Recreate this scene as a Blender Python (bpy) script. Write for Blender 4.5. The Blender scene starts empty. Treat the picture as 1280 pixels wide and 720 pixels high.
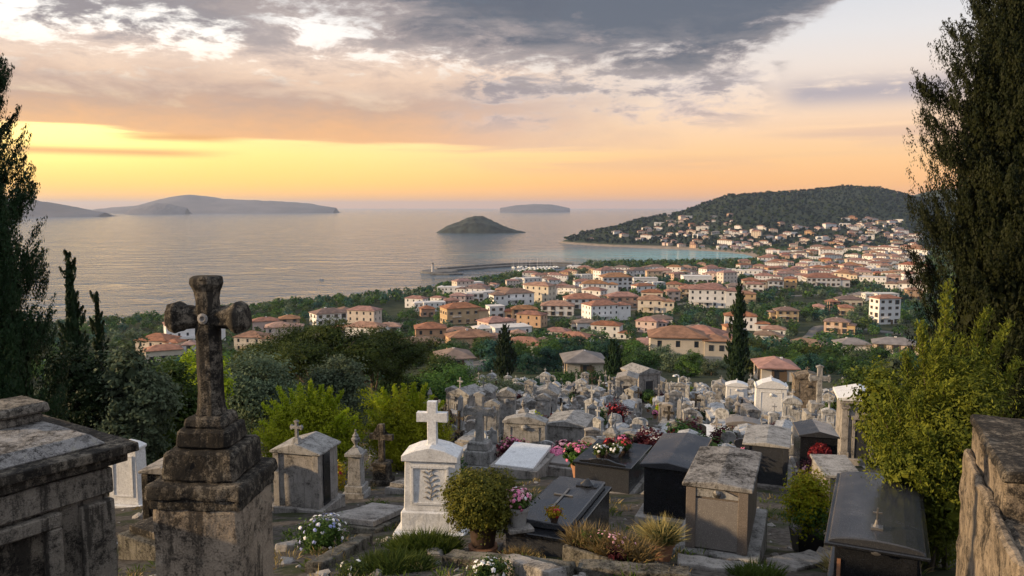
import bpy, bmesh, math, random
import numpy as np
from mathutils import Vector, Matrix, noise as mnoise

R = math.radians
D = math.degrees
scene = bpy.context.scene
COL = scene.collection
H = 65.0                       # eye above the sea
PITCH = 5.824
F = 1000.0

# ---------------------------------------------------------------- camera
cd = bpy.data.cameras.new('camera')
cam = bpy.data.objects.new('camera', cd)
COL.objects.link(cam)
cd.sensor_width = 36.0
cd.lens = 36.0 * F / 1280.0
cd.clip_start = 0.1
cd.clip_end = 200000.0
cam.location = (0, 0, H)
cam.rotation_euler = (R(90 - PITCH), 0, 0)
scene.camera = cam
CP, SP = math.cos(R(PITCH)), math.sin(R(PITCH))


def ray(px, py):
    u, v = (px - 640) / F, (360 - py) / F
    return Vector((u, CP + v * SP, -SP + v * CP))


def at(px, py, y):
    r = ray(px, py)
    return Vector((0, 0, H)) + r * (y / r.y)


def at_z(px, py, z):
    r = ray(px, py)
    return Vector((0, 0, H)) + r * ((z - H) / r.z)


# ---------------------------------------------------------------- terrain
KN = [(-60, -1.0), (-8, -2.2), (0, -2.6), (4, -3.0), (6, -3.4), (8, -4.0), (12, -5.2), (15, -6.1), (20, -7.3), (30, -9.6), (55, -15.0), (85, -20.5), (120, -26.0),
      (150, -30.5), (200, -38.0), (260, -46.5), (330, -54.0), (400, -56.5), (600, -58.5), (900, -59.5), (1300, -60.5), (5000, -61)]
KX = np.array([k[0] for k in KN], float)
KZ = np.array([k[1] for k in KN], float)

COAST_PX = [(-80, 428), (0, 421), (60, 416), (130, 410), (200, 404), (260, 397), (320, 389), (400, 382), (470, 375), (505, 371), (540, 362), (580, 356), (612, 350),
            (632, 347.5), (660, 345.5), (698, 343), (715, 338.5), (722, 332.5), (732, 330.5), (762, 331), (810, 332), (860, 331), (900, 330), (930, 328), (944, 322), (935, 318.5), (915, 316),
            (880, 313.5), (850, 312), (800, 310), (750, 307.5), (712, 305), (698, 303.5)]
COAST = [tuple(at_z(a, b, 0)[:2]) for a, b in COAST_PX]
COAST = [(-900, -1200), (-900, 120), (-640, 300), (-480, 400)] + COAST + [(105, 1520), (180, 1750), (420, 2300), (900, 3000), (1700, 4300), (6000, 4600), (6000, -1200)]
CA = np.array(COAST)


def coast_sd(x, y):
    """signed distance to the coast, positive inland"""
    x = np.asarray(x, float); y = np.asarray(y, float)
    best = np.full(x.shape, 1e18); inside = np.zeros(x.shape, bool)
    n = len(CA)
    for i in range(n):
        ax, ay = CA[i]; bx, by = CA[(i + 1) % n]
        ex, ey = bx - ax, by - ay
        t = np.clip(((x - ax) * ex + (y - ay) * ey) / (ex * ex + ey * ey), 0, 1)
        dx, dy = x - ax - t * ex, y - ay - t * ey
        best = np.minimum(best, dx * dx + dy * dy)
        c = ((ay > y) != (by > y))
        with np.errstate(divide='ignore', invalid='ignore'):
            xi = ex * (y - ay) / (ey if ey else 1e-9) + ax
        inside ^= c & (x < xi)
    d = np.sqrt(best)
    return np.where(inside, d, -d)


_G = np.random.default_rng(7)
_PERM = _G.permutation(256)
_PERM = np.concatenate([_PERM, _PERM])
_VAL = _G.random(512) * 2 - 1


def vnoise(x, y):
    xi = np.floor(x).astype(int); yi = np.floor(y).astype(int)
    fx = x - xi; fy = y - yi
    fx = fx * fx * (3 - 2 * fx); fy = fy * fy * (3 - 2 * fy)
    h = lambda a, b: _VAL[_PERM[(_PERM[a & 255] + b) & 255]]
    a = h(xi, yi) * (1 - fx) + h(xi + 1, yi) * fx
    b = h(xi, yi + 1) * (1 - fx) + h(xi + 1, yi + 1) * fx
    return a * (1 - fy) + b * fy


def fbm(x, y, o=4):
    s = 0; a = 1.0; t = 0
    for i in range(o):
        s = s + a * vnoise(x + 17.3 * i, y - 9.1 * i); t += a
        x = x * 2.03; y = y * 2.03; a *= 0.5
    return s / t


def sstep(a, b, x):
    t = np.clip((x - a) / (b - a), 0, 1)
    return t * t * (3 - 2 * t)


HP = np.array([690, 700, 720, 760, 800, 850, 880, 910, 950, 1000, 1050, 1090, 1120, 1150, 1300, 1700], float)
HY = np.array([306, 302, 293, 286, 275, 264, 254, 243, 240, 237, 232, 233, 239, 246, 262, 275], float)
HD = np.array([1455, 1472, 1510, 1570, 1650, 1750, 1830, 1900, 2000, 2120, 2200, 2260, 2300, 2330, 2400, 2600], float)
H0 = np.array([1445, 1450, 1440, 1400, 1365, 1310, 1270, 1240, 1230, 1270, 1330, 1380, 1410, 1440, 1550, 1700], float)
HTH = np.arctan((HP - 640) / F)
HVV = (360 - HY) / F
HEL = np.arctan2(-SP + HVV * CP, np.hypot((HP - 640) / F, CP + HVV * SP)) - .0022
HZ = H + HD * np.tan(HEL)


def terrain(x, y):
    x = np.asarray(x, float); y = np.asarray(y, float)
    r = np.hypot(x, y); th = np.arctan2(x, np.maximum(y, 1e-6)); th = np.where(y <= 0, np.sign(x) * 1.6, th)
    rr = np.where(y > 0, np.minimum(r, np.maximum(y * 1.06 + 0, 0) + 0.25 * np.maximum(r - y * 1.06, 0)), -r * 0.3)
    z = H + np.interp(rr, KX, KZ)
    z = z + 0.9 * fbm(x / 55, y / 55, 3) * sstep(70, 180, rr) + 2.2 * fbm(x / 160 + 3, y / 160, 3) * sstep(150, 350, rr)
    z = z + 0.07 * fbm(x / 1.7, y / 1.7, 3) * (1 - sstep(60, 120, rr))
    # valley on the left that runs out to the shore
    z = z - 5.0 * sstep(-0.10, -0.45, th) * sstep(30, 120, rr) * (1 - sstep(260, 420, rr))
    # wooded hill over the bay
    dr = np.interp(th, HTH, HD); d0 = np.interp(th, HTH, H0); zr = np.interp(th, HTH, HZ)
    base = 5.0
    t = (r - d0) / (dr - d0)
    up = sstep(0, 1, np.clip(t, 0, 1)) * 0.45 + np.clip(t, 0, 1) ** 1.05 * 0.55
    dn = 1 - sstep(0, 1, (r - dr) / 1400)
    gul = fbm(x / 330, y / 330, 4)
    hz = (zr - base) * np.where(t <= 1, up, dn)
    hz = hz * (1 + 0.16 * gul * np.clip(1 - np.abs(t - .5) * 1.9, 0, 1)) + 4.5 * fbm(x / 70, y / 70, 3) * np.clip(t * 4, 0, 1)
    on = sstep(0.042, 0.06, th) * np.where(t > 0, 1, 0)
    z = np.where(t > 0, np.maximum(z, base + hz * on), z)
    # second ridge further off
    t2 = np.exp(-((r - 3300) / 420) ** 2) * sstep(0.36, 0.50, th)
    z = np.maximum(z, t2 * 128)
    sd = coast_sd(x, y)
    bank = np.where((th > 0.05) & (r > 1300) & (th < 0.19), 0.55, np.where(th > 0.05, .09, .16))
    cz = np.where(sd > 0, 0.25 + bank * sd, np.maximum(-4, 0.25 + 0.2 * sd))
    return np.where(sd < 160, np.minimum(z, cz), z)


def gz(x, y):
    return float(terrain(np.array([x]), np.array([y]))[0])


_TT = np.concatenate([np.linspace(3, 120, 700), np.geomspace(120.5, 4600, 900)])


def hit(px, py):
    """the ground point seen at a place of the photograph"""
    r = ray(px, py); r = r / r.y
    x = r.x * _TT; y = _TT; z = H + r.z * _TT
    below = np.nonzero(z <= terrain(x, y))[0]
    if len(below) == 0: return None
    i = below[0]; t0, t1 = _TT[max(i - 1, 0)], _TT[i]
    for _ in range(18):
        m = (t0 + t1) / 2
        if H + r.z * m <= gz(r.x * m, m): t1 = m
        else: t0 = m
    return Vector((r.x * t1, t1, gz(r.x * t1, t1)))


def mpp(p):
    """metres that one photo pixel spans at a point"""
    return (p - Vector((0, 0, H))).dot(Vector((0, CP, -SP))) / F


def px_of(p):
    q = p - Vector((0, 0, H)); f = q.dot(Vector((0, CP, -SP)))
    return 640 + F * q.x / f, 360 - F * q.dot(Vector((0, SP, CP))) / f


# ---------------------------------------------------------------- material helpers
class NT:
    def __init__(s, tree):
        s.t = tree; s.n = tree.nodes; s.l = tree.links

    def add(s, typ, **kw):
        nd = s.n.new(typ)
        for k, v in kw.items(): setattr(nd, k, v)
        return nd

    def put(s, sock, v):
        if isinstance(v, X): v = v.s
        if isinstance(v, bpy.types.NodeSocket): s.l.new(v, sock)
        elif isinstance(v, (tuple, list)) and len(v) == 3 and sock.type == 'RGBA': sock.default_value = (*v, 1)
        else: sock.default_value = v

    def math(s, op, a, b=None, c=None, clamp=False):
        nd = s.add('ShaderNodeMath', operation=op, use_clamp=clamp)
        for i, v in enumerate((a, b, c)):
            if v is not None: s.put(nd.inputs[i], v)
        return X(s, nd.outputs[0])

    def smooth(s, a, b, x):
        nd = s.add('ShaderNodeMapRange', interpolation_type='SMOOTHSTEP')
        s.put(nd.inputs['Value'], x); s.put(nd.inputs['From Min'], a); s.put(nd.inputs['From Max'], b)
        return X(s, nd.outputs['Result'])

    def mix(s, f, a, b, mode='MIX'):
        nd = s.add('ShaderNodeMix', data_type='RGBA', blend_type=mode)
        s.put(nd.inputs[0], f); s.put(nd.inputs[6], a); s.put(nd.inputs[7], b)
        return X(s, nd.outputs[2])

    def xyz(s, x, y, z):
        nd = s.add('ShaderNodeCombineXYZ')
        for i, v in enumerate((x, y, z)): s.put(nd.inputs[i], v)
        return X(s, nd.outputs[0])

    def noise(s, vec, scale, detail=4, rough=0.5, dist=0.0):
        nd = s.add('ShaderNodeTexNoise')
        if vec is not None: s.put(nd.inputs['Vector'], vec)
        nd.inputs['Scale'].default_value = scale; nd.inputs['Detail'].default_value = detail
        nd.inputs['Roughness'].default_value = rough; nd.inputs['Distortion'].default_value = dist
        return X(s, nd.outputs['Fac'])

    def ramp(s, f, stops, interp='LINEAR'):
        nd = s.add('ShaderNodeValToRGB'); cr = nd.color_ramp; cr.interpolation = interp
        while len(cr.elements) < len(stops): cr.elements.new(0.5)
        for e, (p, c) in zip(cr.elements, stops):
            e.position = p; e.color = (*c, 1) if not isinstance(c, (int, float)) else (c, c, c, 1)
        s.put(nd.inputs[0], f)
        return X(s, nd.outputs[0])


class X:
    def __init__(s, nt, sock): s.nt = nt; s.s = sock
    def __add__(s, o): return s.nt.math('ADD', s, o)
    __radd__ = __add__
    def __sub__(s, o): return s.nt.math('SUBTRACT', s, o)
    def __rsub__(s, o): return s.nt.math('SUBTRACT', o, s)
    def __mul__(s, o): return s.nt.math('MULTIPLY', s, o)
    __rmul__ = __mul__
    def __truediv__(s, o): return s.nt.math('DIVIDE', s, o)
    def inv(s): return s.nt.math('SUBTRACT', 1.0, s, clamp=True)


def new_mat(name):
    m = bpy.data.materials.new(name); m.use_nodes = True
    t = NT(m.node_tree)
    b = m.node_tree.nodes['Principled BSDF']
    return m, t, b


def pos_socket(t): return X(t, t.add('ShaderNodeNewGeometry').outputs['Position'])


def plain(name, col, rough=0.7, metal=0.0, var=0.15, scale=6.0, spec=0.4, bump=0.0, each=0.0):
    m, t, b = new_mat(name)
    p = pos_socket(t)
    n = t.noise(p, scale, 5, 0.6)
    lo = tuple(c * (1 - var) for c in col); hi = tuple(min(c * (1 + var), 1) for c in col)
    c = t.mix(t.smooth(.3, .7, n), lo, hi)
    if each:
        hs = t.add('ShaderNodeHueSaturation'); oi = t.add('ShaderNodeObjectInfo'); q = X(t, oi.outputs['Random'])
        t.put(hs.inputs['Value'], q * (2 * each) + (1 - each)); t.put(hs.inputs['Saturation'], t.math('FRACT', q * 7.31) * .32 + .66); t.put(hs.inputs['Hue'], t.math('FRACT', q * 3.77) * .03 + .485)
        t.put(hs.inputs['Color'], c); c = X(t, hs.outputs[0])
    t.put(b.inputs['Base Color'], c)
    b.inputs['Roughness'].default_value = rough; b.inputs['Metallic'].default_value = metal
    b.inputs['Specular IOR Level'].default_value = spec
    if bump:
        bn = t.add('ShaderNodeBump'); bn.inputs['Strength'].default_value = bump; bn.inputs['Distance'].default_value = 0.01
        t.put(bn.inputs['Height'], n); t.l.new(bn.outputs[0], b.inputs['Normal'])
    return m


def stone(name, col, dark, stain=0.5, scale=1.0, rough=0.85, bump=0.6, lichen=(0.30, 0.28, 0.20), lich=0.25, streak=0.6):
    """weathered stone: mottled base, black growth in patches and vertical streaks, pale lichen spots"""
    m, t, b = new_mat(name)
    p = pos_socket(t)
    sx = t.add('ShaderNodeSeparateXYZ'); t.put(sx.inputs[0], p)
    n1 = t.noise(p, 2.2 * scale, 6, 0.62)
    n2 = t.noise(p, 14 * scale, 5, 0.65)
    n3 = t.noise(p, 60 * scale, 3, 0.7)
    st = t.noise(t.xyz(X(t, sx.outputs[0]) * 7.0, X(t, sx.outputs[1]) * 7.0, X(t, sx.outputs[2]) * 0.9), 1.1 * scale, 5, 0.6)
    base = t.mix(t.smooth(.25, .75, n2), tuple(c * .72 for c in col), tuple(min(1, c * 1.18) for c in col))
    base = t.mix(t.smooth(.35, .8, n3) * 0.35, base, tuple(c * .5 for c in col))
    ml = t.smooth(.56, .68, t.noise(p, 9 * scale, 4, .7)) * lich
    base = t.mix(ml, base, lichen)
    msk = t.smooth(.60 - .26 * stain, .76 - .26 * stain, n1 * .42 + n2 * .36 + n3 * .22)
    ms2 = t.smooth(.63 - .24 * stain, .74 - .24 * stain, st * .62 + n2 * .20 + n3 * .18) * streak
    msk = t.math('MAXIMUM', msk, ms2) * min(1, .35 + stain)
    base = t.mix(msk, base, dark)
    t.put(b.inputs['Base Color'], base)
    b.inputs['Roughness'].default_value = rough
    b.inputs['Specular IOR Level'].default_value = 0.25
    bn = t.add('ShaderNodeBump'); bn.inputs['Strength'].default_value = bump; bn.inputs['Distance'].default_value = 0.02
    t.put(bn.inputs['Height'], n2 * .6 + n3 * .3 + n1 * .5); t.l.new(bn.outputs[0], b.inputs['Normal'])
    return m


def leafmat(name, c1, c2, trans=0.25, rough=0.55, vary=0.25, clump=0.6):
    m, t, b = new_mat(name)
    g = t.add('ShaderNodeNewGeometry'); oi = t.add('ShaderNodeObjectInfo')
    rnd = X(t, g.outputs['Random Per Island'])
    n = t.noise(X(t, g.outputs['Position']), clump, 3, .5)
    f = t.math('ADD', rnd * .55, t.smooth(.35, .65, n) * .45)
    c = t.mix(f, c1, c2)
    hs = t.add('ShaderNodeHueSaturation')
    t.put(hs.inputs['Value'], X(t, oi.outputs['Random']) * (2 * vary) + (1 - vary))
    t.put(hs.inputs['Hue'], X(t, oi.outputs['Random']) * .03 + .485)
    t.put(hs.inputs['Color'], c)
    t.l.new(hs.outputs[0], b.inputs['Base Color'])
    b.inputs['Roughness'].default_value = rough; b.inputs['Specular IOR Level'].default_value = .08
    tr = t.add('ShaderNodeBsdfTranslucent'); t.l.new(hs.outputs[0], tr.inputs['Color'])
    mx = t.add('ShaderNodeMixShader'); mx.inputs[0].default_value = trans
    t.l.new(b.outputs[0], mx.inputs[1]); t.l.new(tr.outputs[0], mx.inputs[2])
    t.l.new(mx.outputs[0], m.node_tree.nodes['Material Output'].inputs['Surface'])
    return m


# ---------------------------------------------------------------- object helpers
def tag(o, label=None, cat=None, group=None, kind=None):
    if label: o['label'] = label
    if cat: o['category'] = cat
    if group: o['group'] = group
    if kind: o['kind'] = kind
    return o


def empty(name, loc, rz=0.0, label=None, cat=None, group=None):
    o = bpy.data.objects.new(name, None); COL.objects.link(o)
    o.empty_display_size = 0.2
    o.location = loc; o.rotation_euler = (0, 0, rz)
    return tag(o, label, cat, group)


def link(name, me, parent=None, mats=()):
    o = bpy.data.objects.new(name, me); COL.objects.link(o)
    for m in mats: me.materials.append(m)
    if parent is not None: o.parent = parent
    return o


def copy_tree(o, parent=None):
    c = o.copy(); COL.objects.link(c)
    if parent is not None: c.parent = parent
    for ch in KIDS.get(o.name, ()):
        d = copy_tree(ch, c)
        KIDS.setdefault(c.name, []).append(d)
    return c


KIDS = {}


def part(o, parent):
    o.parent = parent
    KIDS.setdefault(parent.name, []).append(o)
    return o


def np_mesh(name, co, nper, mats=(), mi=None, smooth=False):
    """a mesh of separate faces with nper corners each; co (n*nper,3)"""
    co = np.asarray(co, np.float32).reshape(-1, 3)
    n = len(co) // nper
    me = bpy.data.meshes.new(name)
    me.vertices.add(len(co)); me.vertices.foreach_set('co', co.ravel())
    me.loops.add(len(co)); me.loops.foreach_set('vertex_index', np.arange(len(co), dtype=np.int32))
    me.polygons.add(n); me.polygons.foreach_set('loop_start', np.arange(n, dtype=np.int32) * nper)
    for m in mats: me.materials.append(m)
    if mi is not None: me.polygons.foreach_set('material_index', np.asarray(mi, np.int32))
    me.update(calc_edges=True)
    return me


def grid_mesh(name, V, nu, nv, mats=(), smooth=True, close_u=False):
    idx = np.arange(nu * nv).reshape(nu, nv)
    if close_u: idx = np.vstack([idx, idx[:1]])
    q = np.stack([idx[:-1, :-1], idx[1:, :-1], idx[1:, 1:], idx[:-1, 1:]], -1).reshape(-1, 4)
    me = bpy.data.meshes.new(name)
    me.vertices.add(nu * nv); me.vertices.foreach_set('co', np.asarray(V, np.float32).ravel())
    me.loops.add(q.size); me.loops.foreach_set('vertex_index', q.ravel().astype(np.int32))
    me.polygons.add(len(q)); me.polygons.foreach_set('loop_start', np.arange(len(q), dtype=np.int32) * 4)
    if smooth: me.polygons.foreach_set('use_smooth', np.ones(len(q), bool))
    for m in mats: me.materials.append(m)
    me.update(calc_edges=True)
    return me


class MB:
    """collects shapes into one mesh"""
    def __init__(s): s.bm = bmesh.new(); s.slot = 0

    def _fin(s, verts, faces, M=None):
        vs = [s.bm.verts.new(M @ Vector(v) if M else v) for v in verts]
        out = []
        for f in faces:
            try: fc = s.bm.faces.new([vs[i] for i in f])
            except ValueError: continue
            fc.material_index = s.slot; out.append(fc)
        return out

    def box(s, c, sz, rz=0.0, top=None, M=None):
        """box by centre and size; top = (sx, sy) of the upper face"""
        x, y, z = sz[0] / 2, sz[1] / 2, sz[2] / 2
        tx, ty = (top[0] / 2, top[1] / 2) if top else (x, y)
        v = [(-x, -y, -z), (x, -y, -z), (x, y, -z), (-x, y, -z), (-tx, -ty, z), (tx, -ty, z), (tx, ty, z), (-tx, ty, z)]
        T = Matrix.Translation(c) @ Matrix.Rotation(rz, 4, 'Z')
        if M: T = M @ T
        return s._fin(v, [(3, 2, 1, 0), (4, 5, 6, 7), (0, 1, 5, 4), (1, 2, 6, 5), (2, 3, 7, 6), (3, 0, 4, 7)], T)

    def prism(s, pts, y0, y1, M=None, axis='Y'):
        """outline in XZ run along Y (or outline in XY run along Z)"""
        n = len(pts)
        if axis == 'Y': v = [(a, y0, b) for a, b in pts] + [(a, y1, b) for a, b in pts]
        else: v = [(a, b, y0) for a, b in pts] + [(a, b, y1) for a, b in pts]
        f = [tuple(range(n)), tuple(range(2 * n - 1, n - 1, -1))] + [(i, n + i, n + (i + 1) % n, (i + 1) % n) for i in range(n)]
        return s._fin(v, f, M)

    def lathe(s, prof, seg=16, c=(0, 0, 0), M=None, sq=False):
        """profile (r, z) turned about Z"""
        v = []; f = []
        for r, z in prof:
            for k in range(seg):
                a = 2 * math.pi * (k + .5) / seg
                q = r / math.cos(math.pi / seg) if sq else r
                v.append((c[0] + q * math.cos(a), c[1] + q * math.sin(a), c[2] + z))
        n = len(prof)
        for i in range(n - 1):
            for k in range(seg):
                f.append((i * seg + k, i * seg + (k + 1) % seg, (i + 1) * seg + (k + 1) % seg, (i + 1) * seg + k))
        f.append(tuple(range(seg - 1, -1, -1))); f.append(tuple((n - 1) * seg + k for k in range(seg)))
        return s._fin(v, f, M)

    def tube(s, pts, rads, seg=7, caps=True):
        pts = [Vector(p) for p in pts]; v = []; f = []; n = len(pts)
        for i, p in enumerate(pts):
            d = (pts[min(i + 1, n - 1)] - pts[max(i - 1, 0)]).normalized()
            a = d.orthogonal().normalized() if i == 0 else (a0 - d * a0.dot(d)).normalized()
            a0 = a; b = d.cross(a)
            for k in range(seg):
                t = 2 * math.pi * k / seg
                v.append(p + (a * math.cos(t) + b * math.sin(t)) * rads[i])
        for i in range(n - 1):
            for k in range(seg):
                f.append((i * seg + k, i * seg + (k + 1) % seg, (i + 1) * seg + (k + 1) % seg, (i + 1) * seg + k))
        if caps: f.append(tuple(range(seg - 1, -1, -1))); f.append(tuple((n - 1) * seg + k for k in range(seg)))
        return s._fin(v, f)

    def build(s, name, mats, parent=None, bevel=0.0, seg=1, smooth=False, rough=0.0, cuts=0, rs=6.0, seed=0):
        bm = s.bm
        bmesh.ops.recalc_face_normals(bm, faces=bm.faces[:])
        if bevel:
            ed = [e for e in bm.edges if len(e.link_faces) == 2 and e.calc_face_angle(0) > 0.5]
            bmesh.ops.bevel(bm, geom=ed, offset=bevel, segments=seg, affect='EDGES', clamp_overlap=True, profile=.6)
        if cuts:
            for _ in range(4):
                ed = [e for e in bm.edges if e.calc_length() > cuts]
                if not ed: break
                bmesh.ops.subdivide_edges(bm, edges=ed, cuts=1, use_grid_fill=True)
        if rough:
            off = Vector((seed * 3.1, seed * 1.7, 0))
            for v in bm.verts:
                q = v.co * rs + off
                v.co += Vector((mnoise.noise(q), mnoise.noise(q + Vector((31, 0, 0))), mnoise.noise(q + Vector((0, 57, 0))))) * rough
        me = bpy.data.meshes.new(name)
        bm.to_mesh(me); bm.free()
        if not isinstance(mats, (list, tuple)): mats = [mats]
        for m in mats: me.materials.append(m)
        if smooth:
            me.polygons.foreach_set('use_smooth', np.ones(len(me.polygons), bool))
            try: me.set_sharp_from_angle(angle=R(40))
            except Exception: pass
        o = bpy.data.objects.new(name, me); COL.objects.link(o)
        if parent is not None: part(o, parent)
        return o


# ------------------------------------------------ labels that place a thing among its likes
ORD = ['first', 'second', 'third', 'fourth', 'fifth', 'sixth', 'seventh', 'eighth', 'ninth', 'tenth', 'eleventh', 'twelfth', 'thirteenth', 'fourteenth', 'fifteenth',
       'sixteenth', 'seventeenth', 'eighteenth', 'nineteenth', 'twentieth']
for tens in ('twenty', 'thirty', 'forty', 'fifty', 'sixty', 'seventy'):
    for w in ORD[:9]: ORD.append(tens + '-' + w)
    ORD.append({'twenty': 'thirtieth', 'thirty': 'fortieth', 'forty': 'fiftieth', 'fifty': 'sixtieth', 'sixty': 'seventieth', 'seventy': 'eightieth'}[tens])
PENDING = []


def later(o, desc, zone):
    PENDING.append((o, desc, zone))


def settle_labels():
    by = {}
    for o, d, z in PENDING: by.setdefault((d, z), []).append(o)
    for (d, z), os_ in by.items():
        os_.sort(key=lambda o: px_of(o.location)[0])
        for i, o in enumerate(os_):
            if len(os_) == 1: o['label'] = f'{d} {z}'
            elif i == 0: o['label'] = f'leftmost {d} {z}'
            elif i == len(os_) - 1: o['label'] = f'rightmost {d} {z}'
            else: o['label'] = f'{ORD[i]}-from-left {d} {z}'
# ---------------------------------------------------------------- sky
SUN_AZ, SUN_EL = -96.0, 13.0
world = bpy.data.worlds.new('World'); scene.world = world; world.use_nodes = True
wt = NT(world.node_tree)
bgn = world.node_tree.nodes['Background']
tc = wt.add('ShaderNodeTexCoord')
sp = wt.add('ShaderNodeSeparateXYZ'); wt.l.new(tc.outputs['Generated'], sp.inputs[0])
DX, DY, DZ = (X(wt, sp.outputs[i]) for i in range(3))
AZ = wt.math('ARCTAN2', DX, DY) * (180 / math.pi)
EL = wt.math('ARCSINE', DZ) * (180 / math.pi)


def sm(a, b, x): return wt.smooth(a, b, x)
def win(a, b, c, d, x): return sm(a, b, x) * sm(c, d, x).inv()
def gauss(x, c, s):
    u = (x - c) / s
    return wt.math('EXPONENT', u * u * -1.0)


fl = wt.noise(wt.xyz(AZ * .11, EL * .34, 0.0), 1.0, 9, .62, .35)       # broad billows
fl2 = wt.noise(wt.xyz(AZ * .27, EL * .80, 4.0), 1.0, 9, .66, .3)       # smaller puffs
fl3 = wt.noise(wt.xyz(AZ * .06, EL * 1.1, 9.0), 1.0, 6, .55, .2)       # long streaks
e15 = EL / 16.0
left = wt.ramp(e15, [(0, (1.10, .47, .09)), (.10, (1.3, .72, .16)), (.22, (1.3, .92, .32)), (.36, (1.1, .86, .46)), (.5, (1.08, .92, .72)), (.7, (1.05, .98, .90)), (1, (.95, .93, .92))])
right = wt.ramp(e15, [(0, (.98, .43, .14)), (.10, (.99, .50, .17)), (.22, (.94, .57, .27)), (.36, (.90, .63, .42)), (.5, (.82, .67, .56)), (.7, (.72, .69, .68)), (1, (.54, .59, .67))])
clear = wt.mix(sm(-26, 16, AZ), left, right)
# glow of the low sun behind thin cloud
g = gauss(AZ, -31, 8) * gauss(EL, 4.1, 1.7)
clear = wt.mix(g * .9, clear, (2.2, 1.7, .62))
g2 = gauss(AZ, -31, 22) * gauss(EL, 2.5, 3.0)
clear = wt.mix(g2 * .6, clear, (1.25, .70, .13))
col = clear
# thin high veil on the upper left and centre, broken so that bright sky shows in gaps
d = sm(.455, .535, fl2 * .6 + fl * .4 + win(6.0, 7.5, 8.6, 11.0, EL) * .07 - .01) * sm(6.2, 8.4, EL) * sm(-1, 9, AZ).inv()
vc = wt.mix(sm(.47, .66, fl2 * .6 + fl * .4), wt.mix(sm(7, 12, EL), (.88, .60, .40), (.66, .53, .47)), wt.mix(sm(7, 12, EL), (.60, .40, .30), (.30, .255, .27)))
col = wt.mix(d * .88, col, vc)
# grey clouds in the upper left corner
d = sm(.44, .53, fl * .55 + fl2 * .45 + (EL - 11.4) * .04) * sm(-14, -20, AZ) * sm(9.6, 11.4, EL)
col = wt.mix(d * .95, col, (.27, .24, .25))
# long peach bank with a flat base
bs = wt.math('MULTIPLY_ADD', AZ, -.028, 3.95)
d = sm(-.2, .25, EL - bs + (fl3 - .5) * 2.2) * sm(6.6, 9.6, EL + (fl - .5) * 7.0 + (fl2 - .5) * 3.0).inv() * sm(-2, 14, AZ + (fl - .5) * 18).inv()
bc = wt.mix(sm(4.0, 8.0, EL + (fl2 - .5) * 3), (.82, .43, .20), (.45, .31, .26))
bc = wt.mix(sm(-12, 4, AZ) * .5, bc, (.62, .50, .46))
col = wt.mix(d * .93, col, bc)
# scattered grey-mauve clouds under the dark one, to the right
d = sm(.455, .55, fl * .45 + fl2 * .55) * win(-6, 0, 15, 20, AZ + (fl2 - .5) * 8) * win(4.6, 6.6, 10, 13, EL)
col = wt.mix(d * .92, col, wt.mix(sm(.47, .62, fl2), wt.mix(sm(5, 9, EL), (.74, .55, .46), (.56, .49, .48)), wt.mix(sm(5, 9, EL), (.52, .40, .37), (.27, .245, .27))))
# the big dark slate cloud at the top
t1 = AZ - 8.0
bl = wt.math('MAXIMUM', wt.math('MAXIMUM', t1 * .10, (t1 - 9.0) * .85), t1 * -.19) + 7.7
q = EL - bl - .3 + (fl - .5) * 9.0 + (fl2 - .5) * 7.0
d = sm(-.05, .6 + 1.6 * 1.0, q + sm(2, 10, AZ) * -.2 + sm(10, 2, AZ) * .9)
dk = wt.mix(sm(.6, 3.2, q), (.36, .30, .29), (.095, .11, .145))
dk = wt.mix(sm(.47, .62, fl2 * .7 + fl3 * .3) * .62 * sm(5.5, 1.2, q), dk, (.42, .36, .34))
col = wt.mix(d * sm(26, 40, EL).inv() * .96, col, dk)
# loose patches on the right
d = gauss(EL, 7.4, .9) * win(17, 20, 27, 33, AZ) * sm(.36, .48, fl3 * .5 + fl2 * .5)
col = wt.mix(d * .95, col, (.42, .37, .40))
d = gauss(EL, 4.6, .9) * win(15, 21, 40, 60, AZ) * sm(.36, .6, fl3)
col = wt.mix(d * .7, col, (.68, .45, .34))
d = gauss(EL, 2.9, .55) * win(-10, 2, 14, 22, AZ) * sm(.4, .6, fl3)
col = wt.mix(d * .45, col, (.74, .44, .28))
# thin bars under the bank on the left
d = wt.math('MAXIMUM', gauss(EL, 4.45, .22) * win(-27, -24, -21, -17, AZ), gauss(EL, 3.45, .26) * win(-33, -31, -24, -17, AZ)) * sm(.3, .5, fl3)
col = wt.mix(d * .85, col, (.78, .40, .15))
# the rest of the vault: pale broken overcast
vault = wt.mix(sm(.38, .62, fl), (.42, .47, .57), (.74, .77, .83))
col = wt.mix(sm(17, 34, EL), col, vault)
back = sm(50, 95, wt.math('ABSOLUTE', AZ))
low = wt.ramp(EL / 40.0, [(0, (.42, .39, .43)), (.3, (.46, .47, .54)), (1, (.58, .62, .70))])
col = wt.mix(back * sm(30, 45, EL).inv(), col, low)
ns = wt.add('ShaderNodeTexSky', sky_type='NISHITA', sun_disc=False)
ns.sun_elevation = R(SUN_EL); ns.sun_rotation = R(SUN_AZ); ns.altitude = 65; ns.dust_density = 2.0
SKY_K = 1.0
# the clear air of the sky texture shows thinly through the cloud; the cloud colours are scaled to its strength of 0.1
thin = wt.mix(.06, wt.mix(1.0, col, (10.0, 10.0, 10.0), 'MULTIPLY'), X(wt, ns.outputs[0]))
wt.put(bgn.inputs['Color'], thin); bgn.inputs['Strength'].default_value = 0.1 * SKY_K

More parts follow.
